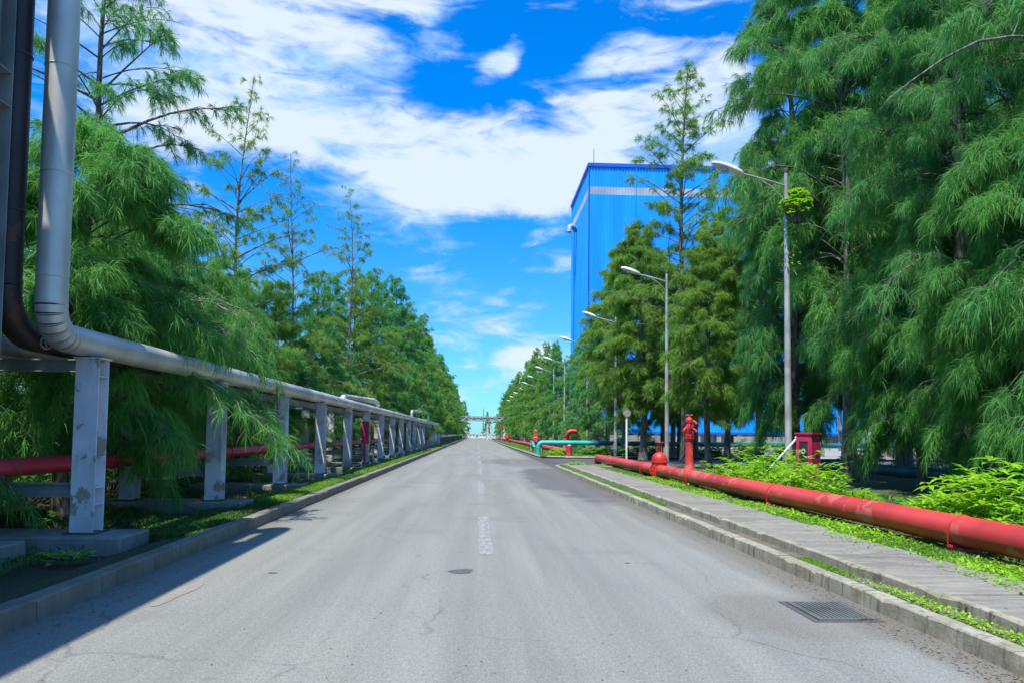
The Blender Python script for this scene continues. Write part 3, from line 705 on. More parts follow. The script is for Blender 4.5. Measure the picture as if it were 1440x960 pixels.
# ------------------------------------------------------------------ lamp posts
def make_lamp():
    l = thing('street_lamp', '', 'street lamp', (0, 0, 0), 'lamp posts along the right side of the road')
    b = MB(); b.lathe((0, 0, 0), [(.2, 0), (.2, .03), (.115, .04), (.11, .9), (.105, 1.0), (.095, 4), (.075, 7.5), (.062, 9.72), (.02, 9.75)], 14); b.build('pole', MT['galv'], l, True)
    b = MB(); b.lathe((0, 0, 9.66), [(.085, 0), (.085, .07), (.05, .12)], 12); b.build('cap', MT['dark_steel'], l)
    b = MB(); b.tube([(0, 0, 9.22), (-.5, 0, 9.36), (-1.0, 0, 9.49), (-1.3, 0, 9.55), (-1.45, 0, 9.58)], [.034, .034, .032, .03, .03], 8); b.build('arm', MT['galv'], l, True)
    b = MB(); b.tube([(0, 0, 8.68), (-.2, 0, 8.95), (-.5, 0, 9.22), (-.8, 0, 9.39), (-1.02, 0, 9.47)], .021, 8); b.build('brace', MT['galv'], l, True)
    n = 9; v = []; F_ = []
    prof = [(-1.34, .05, .05, 9.56), (-1.40, .10, .10, 9.585), (-1.58, .16, .145, 9.64), (-1.85, .185, .155, 9.73), (-2.10, .17, .13, 9.81), (-2.27, .11, .085, 9.86), (-2.33, .04, .035, 9.87)]
    b = MB(); N_ = 14
    for (x, hw, hh, z) in prof:
        for j in range(N_):
            a = 2*PI*j/N_; c_ = math.cos(a); s_ = math.sin(a)
            b.v.append((x, hw*c_, z+(hh if s_ > 0 else hh*.55)*s_))
    for i in range(len(prof)-1):
        for j in range(N_): j2 = (j+1) % N_; b.f.append((i*N_+j, i*N_+j2, (i+1)*N_+j2, (i+1)*N_+j))
    b.f.append(tuple(range(N_))); b.f.append(tuple((len(prof)-1)*N_+j for j in range(N_-1, -1, -1)))
    hd = b.build('lamp_head', MT['white'], l, True)
    b = MB(); b.lathe((-1.92, 0, 9.60), [(.07, 0), (.13, .03), (.15, .10)], 14); o = b.build('lens', MT['lens'], hd, True)
    o.scale = (1, 1, 1)
    b = MB(); b.box(-.16, -.10, -.07, .07, .6, .95); b.build('access_door', MT['galv'], l)
    return l
lamp = make_lamp()
LY = [22.0, 36.4, 50.1, 63.2, 80.0, 91.5, 106, 119, 133, 148, 164, 182]
LLAB = ['nearest lamp post, leafy vine clump near its top', 'second lamp post from the camera, arm poking out of the foliage',
        'third lamp post, its head showing against the blue building', 'fourth lamp post, its head at the left edge of the blue building',
        'fifth lamp post, standing beyond the teal pipe', 'sixth lamp post, the full pole visible left of the fifth']
for i, y in enumerate(LY):
    lab = LLAB[i] if i < 6 else ORD[i]+' lamp post from the camera, small in the tree line'
    o = lamp if i == 0 else copy_tree(lamp)
    o['label'] = lab; o.location = (9.4, y, .1 if y > 51 else .08); o.rotation_euler.z = [.0, .0, .02, -.03][i % 4]

# ------------------------------------------------------------------ teal pipework beyond the junction
tp = thing('teal_pipe', 'bright teal pipe bending out of the ground beyond the side road', 'pipe')
ty = 56; tz = 1.0
b = MB(); b.tube([(4.62, ty, 0), (4.62, ty, tz-.35)]+[(4.62+.35*(1-math.cos(a)), ty, tz-.35+.35*math.sin(a)) for a in np.linspace(.2, PI/2, 6)]+[(9.2, ty, tz)], .172, 16); b.build('pipe_run', MT['teal'], tp, True)
b = MB(); b.tube([(9.2, ty, tz), (42, ty, tz)], .170, 12); b.build('shaded_run', MT['teal_shaded'], tp, True)  # same teal pipe, its shade under the trees painted in
b = MB(); b.tube([(5.2, ty+.9, tz+.02), (9.3, ty+.9, tz+.02)], .16, 12); b.build('second_run', MT['teal'], tp, True)
for x in (8.3, 14.5, 20.5, 26.5, 32.5):
    b = MB(); b.box(x-.12, x+.12, ty-.3, ty+1.2, 0, tz-.2); b.build('support', MT['plinth'], tp)
b = MB(); b.tube([(4.62, ty, .08), (4.62, ty, .16)], .29, 16); b.build('flange', MT['teal'], tp)
t2 = thing('shaded_teal_pipe', 'shade-toned teal pipe low behind the tree trunks on the right', 'pipe')
b = MB(); b.tube([(14.2, 6, .5), (14.2, 36.2, .5)], .19, 14); b.build('pipe_run', MT['teal_shaded'], t2, True)  # teal pipe with the shade of the trees in its colour
b = MB(); b.tube([(14.2, 17.2, .5), (14.2, 19.0, .5)], .205, 14); b.build('painted_sleeve', MT['teal'], t2, True)
for y in (9, 15, 21, 27, 33): b = MB(); b.box(14.0, 14.4, y-.15, y+.15, 0, .32); b.build('support', MT['plinth'], t2)
# red pipeline continues
r2 = thing('far_red_pipeline', 'red pipeline carrying on beyond the side road', 'fire pipe')
b = MB(); b.tube([(PX, 52.2, .42), (PX, 235, .42)], .2, 12); b.build('pipe_run', MT['red'], r2, True)
b = MB(); b.lathe((PX-.02, 51.6, .0), [(.21, 0), (.21, .82), (.17, .86)], 16); b.build('end_stub', MT['red'], r2, True)
b = MB()
for y in range(58, 235, 6): b.box(PX-.15, PX+.15, y-.15, y+.15, .05, .25)
b.build('piers', MT['maroon'], r2)
b = MB(); b.lathe((PX-.02, 51.6, .86), [(.1, 0), (.1, .07)], 10); b.build('white_cap', MT['white'], r2)
r3 = thing('red_gooseneck', 'red pipe arching over behind the teal pipe', 'pipe', (7.35, 60.5, 0))
b = MB(); b.tube([(0, 0, 0), (0, 0, 1.5)]+[(.4-.4*math.cos(a), 0, 1.5+.4*math.sin(a)) for a in np.linspace(.25, PI/2, 6)]+[(.75, 0, 1.9)], .18, 14); b.build('pipe', MT['red'], r3, True)
for (y, x, hgt) in [(96, 5.9, 2.3), (150, 6.1, 1.9)]:
    h = thing('far_hydrant', 'distant red hydrant %s in the verge' % ('left of the teal pipe' if y < 100 else 'far down the red pipeline'), 'hydrant', (x if y > 100 else 7.6, y, 0))
    b = MB(); b.lathe((0, 0, 0), [(.25, 0), (.25, .6), (.4, .7), (.4, 1.2), (.3, 1.3), (.3, hgt-.2), (.1, hgt)], 12); b.build('body', MT['red'], h, True)
    b = MB(); b.tube([(-.55, 0, 1.0), (.55, 0, 1.0)], .16, 10); b.build('outlet', MT['maroon'], h)
# motorbike parked at the teal pipe
mb = thing('motorbike', 'teal motorbike parked at the verge beside the bend of the teal pipe', 'motorbike', (4.95, 62.5, .1), None, math.radians(-52))
for x in (-.62, .62):
    b = MB(); b.ring((x, 0, .30), (0, 1, 0), .255, .045, 22, 8); o = b.build('wheel', MT['rubber_and_hole'], mb, True)
    b = MB(); b.ring((x, 0, .30), (0, 1, 0), .21, .014, 20, 5); b.tube([(x, -.05, .3), (x, .05, .3)], .04, 8)
    for k in range(8): a = 2*PI*k/8; b.tube([(x, 0, .3), (x+.21*math.cos(a), 0, .3+.21*math.sin(a))], .006, 4)
    b.build('rim', MT['galv'], o)
b = MB(); b.tube([(-.62, -.06, .3), (-.50, -.06, .75), (-.42, -.04, .98)], .025, 6); b.tube([(-.62, .06, .3), (-.50, .06, .75), (-.42, .04, .98)], .025, 6); b.build('fork', MT['galv'], mb)
b = MB(); b.tube([(-.34, -.34, 1.04), (-.42, -.15, 1.0), (-.42, .15, 1.0), (-.34, .34, 1.04)], .018, 6)
for sy_ in (-1, 1): b.tube([(-.40, sy_*.22, 1.02), (-.40, sy_*.26, 1.18)], .008, 4); b.lathe((-.40, sy_*.27, 1.18), [(.05, 0), (.055, .02), (.04, .06)], 8)
b.build('handlebar', MT['rubber_and_hole'], mb)
b = MB(); b.tube([(-.45, 0, .92), (-.34, 0, .62), (-.1, 0, .42), (.2, 0, .46), (.45, 0, .62), (.85, 0, .72)], [.13, .16, .12, .15, .14, .06], 10); b.build('fairing', MT['teal'], mb, True)
b = MB(); b.tube([(-.78, 0, .58), (-.66, 0, .63), (-.5, 0, .60), (-.4, 0, .5)], [.03, .06, .06, .04], 8); b.build('mudguard', MT['teal'], mb, True)
b = MB(); b.tube([(-.08, 0, .66), (.1, 0, .76), (.4, 0, .79), (.72, 0, .82)], [.06, .12, .12, .07], 10); b.build('seat', MT['rubber_and_hole'], mb, True)
b = MB(); b.box(-.16, .16, -.13, .13, .2, .42, .03); b.build('engine', MT['dark_steel'], mb)
b = MB(); b.tube([(0, -.14, .25), (.5, -.17, .3), (.82, -.17, .38)], [.03, .045, .05], 8); b.build('exhaust', MT['galv'], mb, True)
b = MB(); b.lathe((-.56, 0, .92), [(.02, -.04), (.09, 0), (.09, .03)], 12, 'x'); b.build('headlight', MT['lens'], mb)

# ------------------------------------------------------------------ blue building
BX0, BX1, BY0, BY1, BZ0, BZT = 15.0, 54.0, 100.0, 119.0, 2.15, 39.1
bd = thing('blue_building', 'tall ribbed blue industrial building with a pale band near the roof', 'building')
def ribbed(u0, u1, z0, z1, fx, pitch=.42, depth=.07):
    b = MB(); n = max(2, int(round((u1-u0)/pitch))); p = (u1-u0)/n; prof = []
    for i in range(n):
        a = u0+i*p; prof += [(a, 0), (a+p*.50, 0), (a+p*.60, depth), (a+p*.90, depth)]
    prof.append((u1, 0)); k = len(prof)
    b.v = [fx(u, d, z) for z in (z0, z1) for u, d in prof]
    b.f = [(i, i+1, k+i+1, k+i) for i in range(k-1)]
    return b
fr = lambda u, d, z: (u, BY0-d, z)
sd = lambda u, d, z: (BX0-d, u, z)
def core(x0, x1, y0, y1, z0, z1, mat, name): b = MB(); b.box(x0, x1, y0, y1, z0, z1); return b.build(name, mat, bd)
core(BX0+.02, BX1-.02, BY0+.02, BY1, BZ0, BZT-.2, MT['blue'], 'wall_core')
zb0, zb1 = 34.75, 35.8
ribbed(BX0, BX1, BZ0, zb0, fr).build('front_cladding', MT['blue'], bd)
ribbed(BX0, BX1, zb0, zb1, fr).build('pale_band', MT['band'], bd)
ribbed(BX0, BX1, zb1, BZT-.5, fr).build('upper_cladding', MT['blue'], bd)
ribbed(BY0, BY1, BZ0, zb0, sd).build('side_cladding', MT['blue'], bd)
ribbed(BY0, BY1, zb0, zb1, sd).build('pale_band', MT['band'], bd)
ribbed(BY0, BY1, zb1, BZT-.5, sd).build('upper_cladding', MT['blue'], bd)
for x in (21.5, 46.5): b = MB(); b.tube([(x, BY0-.16, BZ0), (x, BY0-.16, BZT-.5)], .05, 6); b.build('downpipe', MT['blue'], bd)
b = MB(); b.box(BX0-.22, BX1+.1, BY0-.22, BY0-.0801, BZT-.5, BZT); b.box(BX0-.22, BX0-.0801, BY0-.08, BY1, BZT-.5, BZT); b.build('roof_edge', MT['blue_dark'], bd)
b = MB(); b.box(BX0-.12, BX0-.0801+.1, BY0-.15, BY0-.0805, BZ0, BZT-.5); b.build('corner_trim', MT['blue_dark'], bd)
b = MB(); b.box(BX0+.05, BX1, BY0+.3, BY1, BZT-.2, BZT-.05); b.build('roof', MT['band'], bd)
b = MB(); b.box(BX0-.1, BX1, BY0-.14, BY0-.0801, BZ0-.25, BZ0-.002); b.build('drip_trim', MT['blue_dark'], bd)
b = MB(); b.box(BX0+.3, BX1-.3, BY0+.8, BY1, 0, BZ0-.003); b.build('base_wall', MT['wall'], bd)
for i in range(14):
    x = BX0+.4+i*(BX1-BX0-1.4)/13; b = MB(); b.box(x, x+.6, BY0, BY0+.6, 0, BZ0-.26); b.build('base_column', MT['wall'], bd)
b = MB()
for i in range(7): x = BX0+2.4+i*5.6; b.box(x, x+1.9, BY0+.74, BY0+.799, .2, 1.8)
b.build('opening_dark', MT['rubber_and_hole'], bd)  # flat black sheets painted in for the unlit depth of openings
b = MB(); b.tube([(BX0-.3, 113.5, 2), (BX0-.3, 113.5, 33.2)], .06, 6); b.build('conduit', MT['blue_dark'], bd)
b = MB(); b.tube([(BX0-.2, 112.4, 32.9), (BX0-.5, 112.0, 33.4), (BX0-1.0, 111.6, 33.5), (BX0-1.35, 111.3, 33.3), (BX0-1.4, 111.2, 32.5)], [.3, .38, .42, .42, .36], 10); b.build('vent_cowl', MT['band'], bd, True)
b = MB(); b.tube([(BX0+.7, BY0+.5, BZT-.1), (BX0+.7, BY0+.5, BZT+2.2)], .04, 5); b.build('antenna', MT['dark_steel'], bd)
# low wall in front of the building
lw = thing('low_wall', 'low whitish wall panels seen under the trees before the blue building', 'wall')
for i in (0, 1, 4, 5):
    b = MB(); b.box(11.6+i*2.9, 11.6+i*2.9+2.86, 66, 66.15, .05, 1.62); b.build('wall_panel', MT['wall'], lw)

# right background: corrugated fence and plant steelwork
fn = thing('panel_fence', 'pale ribbed panel fence behind the thick trunk on the right', 'fence')
for i in range(20):
    x = 32+i*1.25; b = MB(); b.box(x, x+1.2, 60+(.03 if i % 2 else 0), 60.05+(.03 if i % 2 else 0), .2, 1.75); b.box(x+.55, x+.65, 59.94, 59.99, .2, 1.75); b.build('fence_panel', MT['wall'], fn)
b = MB(); b.box(32, 57, 59.9, 60.12, 1.751, 1.83); b.build('top_rail', MT['dark_steel'], fn)
ps = thing('plant_structure', 'steel plant platform with railings behind the panel fence', 'steel platform')
for x in (40, 46, 52, 58, 64, 70):
    for y in (72, 80): b = MB(); b.box(x-.15, x+.15, y-.15, y+.15, 0, 11); b.build('column', MT['grey_steel'], ps)
for z in (2.3, 5.2, 8.2, 11):
    b = MB(); b.box(39.6, 70.4, 71.7, 80.3, z, z+.22); b.build('deck', MT['plinth'], ps)
    b = MB()
    for k in (.45, .8, 1.15): b.tube([(39.7, 71.6, z+.2+k), (70.3, 71.6, z+.2+k)], .035, 5)
    for x in np.arange(39.7, 70.4, 2.05): b.tube([(x, 71.6, z+.2), (x, 71.6, z+1.4)], .035, 5)
    b.build('railing', MT['galv'], ps)
b = MB(); b.lathe((51, 76, 2.53), [(1.6, 0), (1.6, 2.2), (.8, 2.55)], 18); b.build('blue_tank', MT['blue_dark'], ps, True)
b = MB(); b.box(55.5, 61.5, 74, 78, 2.53, 4.6, .05); b.build('equipment_box', MT['grey_steel'], ps)

# ------------------------------------------------------------------ far end of the road
ga = thing('pipe_gantry', 'distant pipe bridge crossing high over the road', 'gantry')
gy = 205
b = MB(); b.box(-14, 16, gy-.5, gy+.5, 6.2, 6.45); b.box(-14, 16, gy-.5, gy+.5, 5.1, 5.3); b.build('chords', MT['wall'], ga)
b = MB(); b.tube([(-14, gy-.2, 5.65), (16, gy-.2, 5.65)], .22, 8); b.tube([(-14, gy+.3, 5.85), (16, gy+.3, 5.85)], .25, 8); b.build('pipes', MT['grey_steel'], ga)
b = MB()
for i in range(16): x = -14+i*2; b.tube([(x, gy-.45, 5.3), (x+1, gy-.45, 6.2)], .06, 4); b.tube([(x+1, gy-.45, 6.2), (x+2, gy-.45, 5.3)], .06, 4)
b.build('lattice', MT['white_steel'], ga)
for x in (2.8, 3.65, 7.4, -9): b = MB(); b.box(x-.17, x+.17, gy-.2, gy+.2, 0, 5.1); b.build('post', MT['white_steel'], ga)
b = MB(); b.box(7.0, 7.9, gy-.4, gy+.4, 0, 2.6); b.build('pillar_base', MT['white'], ga)
gt = thing('white_gate', 'white barrier gate across the far end of the road', 'gate')
for i in range(9):
    x = -4.2+i*1.15; b = MB(); b.tube([(x, 250, .1), (x+.2, 250, 1.2), (x+.57, 250, 1.65), (x+.95, 250, 1.2), (x+1.12, 250, .1)], .12, 5); b.box(x+.05, x+1.05, 249.9, 250.1, .15, .9 if i % 3 else .5); b.build('gate_panel', MT['white'], gt)
b = MB(); b.box(6.3, 8.2, 248, 250, 0, 1.9); b.build('gate_block', MT['wall'], gt)
sgn = thing('distant_sign', 'small round sign on a post before the far gantry', 'sign', (6.2, 190, 0))
b = MB(); b.tube([(0, 0, 0), (0, 0, 3.6)], .07, 6); b.build('post', MT['galv'], sgn); b = MB(); b.tube([(0, -.1, 3.5), (0, -.06, 3.5)], .42, 12); b.build('sign_disc', MT['maroon'], sgn)
ms = thing('radio_mast', 'thin distant mast above the far gantry', 'mast', (2.3, 300, 0))
b = MB(); b.tube([(0, 0, 0), (0, 0, 12)], [.3, .12], 6); b.build('pole', MT['grey_steel'], ms)
wk = thing('white_tank', 'pale tank on top of the gantry pillar', 'tank', (8.2, 206.5, 0))
b = MB(); b.lathe((0, 0, 6.3), [(.7, 0), (.8, .8), (.6, 1.5), (.2, 1.8)], 12); b.build('vessel', MT['white_steel'], wk, True)
b = MB()
for sx_ in (-.5, .5): b.box(sx_-.08, sx_+.08, -.08, .08, 0, 6.35)
b.build('legs', MT['grey_steel'], wk)
# ------------------------------------------------------------------ casuarina trees
def nrm(a): return a/np.maximum(np.linalg.norm(a, axis=1, keepdims=True), 1e-9)
def np_mesh(name, V, loops, starts, mat, smooth=True):
    me = bpy.data.meshes.new(name); me.vertices.add(len(V)); me.vertices.foreach_set('co', np.ascontiguousarray(V, dtype=np.float32).ravel())
    me.loops.add(len(loops)); me.loops.foreach_set('vertex_index', loops.astype(np.int32))
    me.polygons.add(len(starts)); me.polygons.foreach_set('loop_start', starts.astype(np.int32))
    me.materials.append(mat); me.update(calc_edges=True); return me
def ribbons(name, B, D, L, wd, mat, rg, droop=.3):
    """thin tapering two-segment blades: base B, direction D, length L, width wd"""
    n = len(B); dn = np.array([0, 0, -1.0])
    side = nrm(np.cross(D, rg.normal(size=(n, 3)))); L = L[:, None]
    m_ = B+D*L*.5; t_ = m_+nrm(D+dn*droop*2)*L*.5
    V = np.stack([B-side*wd*.35, B+side*wd*.35, m_+side*wd*.5, m_-side*wd*.5, t_], 1).reshape(-1, 3)
    k = np.arange(n)[:, None]*5
    loops = (k+np.array([0, 1, 2, 3, 3, 2, 4])).ravel()
    starts = (np.arange(n)[:, None]*7+np.array([0, 4])).ravel()
    return np_mesh(name, V, loops, starts, mat)
def casuarina(seed, H, R, zlo, nb, nsub, npl, nn, wd, mat, r0=.2, thin_from=.7, thin=.25, nl=.30, pl=.65, prof='oval', lean=0, droop=1.0, bare=0):
    rg = np.random.default_rng(seed); tb = MB()
    ph = rg.uniform(0, 6.28, 4)
    def axis(z):
        u = z/H; return np.array([lean*u*u*H+.16*math.sin(u*5+ph[0])*u*2, .16*math.sin(u*4+ph[1])*u*2, z])
    zs_ = np.linspace(0, H, 16)
    tb.tube([axis(z) for z in zs_], [max(.012, r0*(1-.93*(z/H))**1.05*(1.35 if z < .3 else 1)) for z in zs_], 9)
    PB, PO, PL_ = [], [], []
    for i in range(nb):
        u = (i+rg.uniform(0, 1))/nb; z = zlo+(H*.985-zlo)*u**1.0; a = i*2.39996+rg.uniform(-.5, .5)
        if prof == 'oval': e = (math.sin(min(1, u*1.15+.18)*PI*.5)**.7 if u < .45 else 1)*max(.10, (1-u)**.62 if u > .3 else .80+.25*u/.3)
        elif prof == 'open': e = (.9 if u < .35 else .72)*max(.12, (1-max(0, u-.55)/.45)**.75)
        elif prof == 'cone': e = max(.06, (1-u)**.85)*(.85+.5*u)
        else: e = max(.07, (1-u)**.55)*(1 if u < .55 else .62)
        lob = 1+.26*math.sin(2*a+ph[2]+u*5)+.22*math.sin(3*a+ph[3]-u*9)+.14*math.sin(u*23+ph[0])
        ln = R*e*lob*rg.uniform(.6, 1.25); el_ = math.radians(rg.uniform(8, 34)+30*u)
        P0 = axis(z); pts = []; ns = 7; side = rg.uniform(-.25, .25)
        for k in range(ns):
            s = k/(ns-1); aa = a+side*s*s
            h = ln*s*math.cos(el_)*(1-.08*s); zz = ln*(math.sin(el_)*s-droop*.42*s**2.3*(1-u*.55))
            pts.append(P0+np.array([math.cos(aa)*h, math.sin(aa)*h, zz]))
        br = max(.006, min(.042, .0105*ln))
        tb.tube(pts, [br*(1-.85*k/(ns-1)) for k in range(ns)], 4, False)
        dens = 1.0 if u < thin_from else 1-(1-thin)*(u-thin_from)/(1-thin_from)
        if rg.random() < bare: continue
        S = max(1, int(round(nsub*dens)))
        for j in range(S):
            s = rg.uniform(.28, 1.0)**.8; q = s*(ns-1); k = min(ns-2, int(q)); fr_ = q-k
            b0 = pts[k]*(1-fr_)+pts[k+1]*fr_; d = pts[k+1]-pts[k]; d = d/np.linalg.norm(d)
            lat = np.cross(d, [0, 0, 1.0]); lat /= max(np.linalg.norm(lat), 1e-6)
            d2 = d+lat*rg.uniform(-1.1, 1.1)+np.array([0, 0, rg.uniform(-.15, .45)]); d2 /= np.linalg.norm(d2)
            l2 = (.30+.30*ln*(1.15-s))*rg.uniform(.6, 1.3)
            sp_ = [b0, b0+d2*l2*.5, b0+d2*l2+np.array([0, 0, -.22*l2*droop])]
            tb.tube(sp_, [br*.4, br*.25, .004], 3, False)
            m_ = max(1, int(round(npl*(.5+.5*dens))))
            tt = rg.uniform(.15, 1, m_)
            for x in tt:
                PB.append(b0+d2*l2*x+np.array([0, 0, -.22*l2*x*x*droop])); 
                o = d2*.8+np.array([0, 0, -.05])+rg.normal(0, .55, 3); PO.append(o/np.linalg.norm(o)); PL_.append(pl*rg.uniform(.6, 1.25)*(.55+.45*min(1, ln/2)))
    PB = np.array(PB); PO = np.array(PO); PLn = np.array(PL_)
    PLn = PLn*.62; nl = nl*1.32
    n = len(PB); idx = np.repeat(np.arange(n), nn); t_ = rg.uniform(0, 1, len(idx))
    L = PLn[idx][:, None]; O = PO[idx]; T_ = t_[:, None]; dn = np.array([0, 0, -1.0])
    base = PB[idx]+O*L*T_*(1-.2*T_)+dn*L*.42*droop*T_**2
    tan = O*(1-.4*T_)+dn*.84*droop*T_
    D = nrm(nrm(tan)*.85+rg.normal(0, .46, (len(idx), 3))+dn*.22*droop)
    NL = nl*rg.uniform(.5, 1.25, len(idx))
    cm = ribbons('crown', base, D, NL, wd, mat, rg, .34)
    tm = tb.mesh('trunk', MT['bark'], True)
    return tm, cm, n
PROTO = {}
def proto(key, *a, **k):
    PROTO[key] = casuarina(*a, **k)
TREE_GROUP = {}
def tree(key, x, y, label, s=1.0, rz=0.0, group=None, mat=None, sz=None, z=.05):
    tm, cm, _ = PROTO[key]
    o = thing('casuarina_tree', label, 'tree', (x, y, z), group, rz)
    o.scale = (s, s, sz or s)
    link('trunk', tm, o); c = link('crown', cm, o)
    return o
N_, D_, O_ = MT['needle'], MT['needle_dark'], MT['needle_olive']
# near ones (fine needles), middle, far
proto('left_low', 11, 8.6, 3.2, 1.2, 92, 10, 6, 26, .0088, N_, r0=.13, thin_from=.6, thin=.25, nl=.22, pl=.46, droop=1.15, prof='open')
proto('left_hang', 17, 7.4, 3.9, 1.6, 92, 11, 6, 27, .0088, N_, r0=.13, thin_from=.75, thin=.3, nl=.24, pl=.5, droop=1.75)
proto('left_open', 12, 15.5, 3.6, 2.4, 104, 9, 4, 26, .010, D_, r0=.14, thin_from=.30, thin=.24, nl=.19, pl=.42, prof='open', bare=.04)
proto('left_lead', 13, 14.5, 2.9, 2.0, 100, 7, 5, 18, .011, O_, r0=.10, thin_from=.24, thin=.14, nl=.17, pl=.34, prof='open', bare=.14, droop=.7)
proto('right_big', 21, 17.0, 4.8, 1.5, 165, 12, 6, 21, .0102, D_, r0=.30, thin_from=.9, thin=.5, nl=.25, pl=.55, droop=1.35)
proto('right_mid', 22, 16.0, 4.5, 3.0, 140, 12, 6, 14, .015, N_, r0=.24, thin_from=.85, thin=.4, nl=.26, pl=.56, droop=1.25)
proto('right_olive', 23, 15.0, 4.3, 3.2, 125, 12, 6, 11, .019, O_, r0=.22, thin_from=.8, thin=.4, nl=.28, pl=.58, droop=1.15)
proto('tall_open', 24, 24.5, 4.9, 3.8, 140, 11, 5, 12, .021, O_, r0=.26, thin_from=.34, thin=.20, nl=.26, pl=.45, prof='open', droop=.6, bare=.05)
proto('mid_a', 31, 16.0, 4.0, 1.4, 115, 10, 5, 11, .026, D_, r0=.2, thin_from=.5, thin=.25, nl=.30, pl=.6, prof='cone')
proto('mid_b', 32, 15.5, 3.8, 1.6, 105, 10, 5, 11, .026, N_, r0=.2, thin_from=.45, thin=.2, nl=.30, pl=.6, prof='open')
proto('mid_c', 33, 14.0, 3.8, 1.4, 100, 10, 5, 11, .026, O_, r0=.2, thin_from=.45, thin=.18, nl=.28, pl=.55, prof='spire', bare=.05)
proto('far_a', 41, 15.5, 3.9, 1.6, 80, 8, 4, 8, .058, N_, r0=.2, thin_from=.5, thin=.25, nl=.42, pl=.7, prof='open')
proto('far_b', 42, 16.5, 3.7, 1.6, 80, 8, 4, 8, .055, O_, r0=.2, thin_from=.4, thin=.2, nl=.40, pl=.7, prof='spire')
tr = random.Random(77)
# left row
LT = [('left_low', -9.6, 10.2, 1.0, 'bushy young casuarina behind the tall black pipe'),
      ('left_hang', -6.98, 12.9, 1.1, 'casuarina whose fronds hang down over the silver pipe past the nearest frame'),
      ('left_open', -9.0, 18.0, 1.05, 'tall open casuarina with see-through top beside the vertical silver pipe'),
      ('left_hang', -7.9, 17.2, .95, 'bushy casuarina whose fronds cross the second and third rack frames'),
      ('left_low', -9.4, 21.2, .95, 'dense low casuarina just beyond the tall see-through one'),
      ('left_low', -8.4, 24.0, .86, 'dense low casuarina over the third rack frame'),
      ('left_lead', -8.6, 26.8, 1.0, 'thin nearly bare casuarina leader with two stiff top twigs'),
      ('left_low', -8.3, 29.5, .92, 'bushy casuarina between the two thin leaders'),
      ('left_lead', -8.5, 33.8, .98, 'slender casuarina, second thin top from the silver pipe'),
      ('mid_b', -8.3, 37.5, .62, 'low casuarina spilling over the pale expansion loop'),
      ('mid_a', -8.6, 42.5, .66, 'rounded dark casuarina beyond the expansion loop'),
      ('left_lead', -8.6, 48.4, 1.22, 'casuarina with a lone drooping tip, tallest thin top on the left')]
for i, (k, x, y, s, lab) in enumerate(LT): tree(k, x, y, lab, s, tr.uniform(0, 6), sz=s*(.95 if k == 'left_low' else .82 if s == 1.1 else 1))
y = 52.5; i = 0
while y < 290:
    k = ['mid_c', 'mid_b', 'mid_a', 'mid_c', 'mid_a'][i % 5] if y < 95 else ['far_a', 'far_b'][i % 2]
    tree(k, -8.3+tr.uniform(-.5, .5), y, (ORD[i]+' casuarina in the left row past the tallest thin top') if i < 9 else 'casuarina in the dense left row over the pipe rack, merging with its neighbours', tr.uniform(.98, 1.14)*(.84 if y < 75 else 1), tr.uniform(0, 6), 'dense casuarina row on the left')
    y += tr.uniform(5.0, 6.6); i += 1
for (x, y, s, lab) in [(-8.6, 0.6, 1.1, 'casuarina beside the camera on the left, shading the kerb'), (-9.6, 5.2, 1.1, 'casuarina left of the steel column, shading the nearest plinth'), (-7.6, -3.6, 1.3, 'casuarina behind the camera on the left')]:
    tree('left_low', x, y, lab, s, tr.uniform(0, 6))
# second row left, filling behind
for i, y in enumerate([6, 12.5, 17, 23, 29, 36, 43, 51, 60, 70]):
    tree(['left_low', 'mid_b'][i % 2] if y < 30 else 'mid_b', -13.0+tr.uniform(-.8, .6), y, 'shaded casuarina in the back row on the left, before the dim wall', [.95, .6][i % 2] if y < 30 else .72, tr.uniform(0, 6), 'back row of casuarinas on the left')
# right row
RT = [('right_big', 13.2, 13.2, 1.06, 'huge casuarina overhanging the top right corner'),
      ('right_big', 12.8, 18.6, 1.0, 'large dark casuarina on the thick ridged trunk behind the big leafy bush'),
      ('right_mid', 12.9, 25.2, 1.03, 'large casuarina filling the space right of the nearest lamp post'),
      ('right_big', 13.1, 30.2, 1.05, 'tall casuarina with pale thick trunk right behind the nearest lamp post'),
      ('right_mid', 14.3, 37.0, .95, 'green casuarina left of the nearest lamp post with reddish trunk'),
      ('tall_open', 12.4, 43.8, 1.0, 'tallest open casuarina, its thin top rising over the blue roof'),
      ('right_olive', 10.5, 46.6, .98, 'yellowish olive casuarina around the second lamp post'),
      ('right_olive', 10.8, 53.8, .98, 'olive casuarina behind the round sign'),
      ('mid_a', 10.6, 59.8, .92, 'pointed casuarina in front of the blue building corner'),
      ('mid_c', 11.5, 70.5, .98, 'casuarina whose trunk shows pale under the blue wall'),
      ('mid_a', 11.5, 78.5, .82, 'casuarina at the left edge of the blue building'),
      ('mid_b', 11.5, 86.0, .78, 'casuarina just left of the blue building behind the teal pipe')]
RS = [1.15, 1.12, 1.36, 1.22, 1.06, 1.0, 1.02, 1.06, 1.0, 1.0, 1.0, 1.0]
for i, (k, x, y, s, lab) in enumerate(RT):
  t_ = tree(k, x, y, lab, s*[1.0, 1.05, 1.02, .98, .95, 1.0, 1.15, 1.15, 1.05, 1.1, 1.1, 1.05][i], tr.uniform(0, 6), sz=s*RS[i])
  if i == 0: corner = t_
bpy.context.view_layer.update()
inv = corner.matrix_world.inverted()
b = MB(); LP_ = [(13.1, 12.9, 7.2), (10.6, 11.6, 7.95), (9.1, 11, 7.95), (8.35, 11, 7.95), (7.8, 11, 7.85), (7.25, 11, 7.56), (6.72, 11, 7.18), (6.35, 11, 6.88), (6.2, 11, 6.7)]
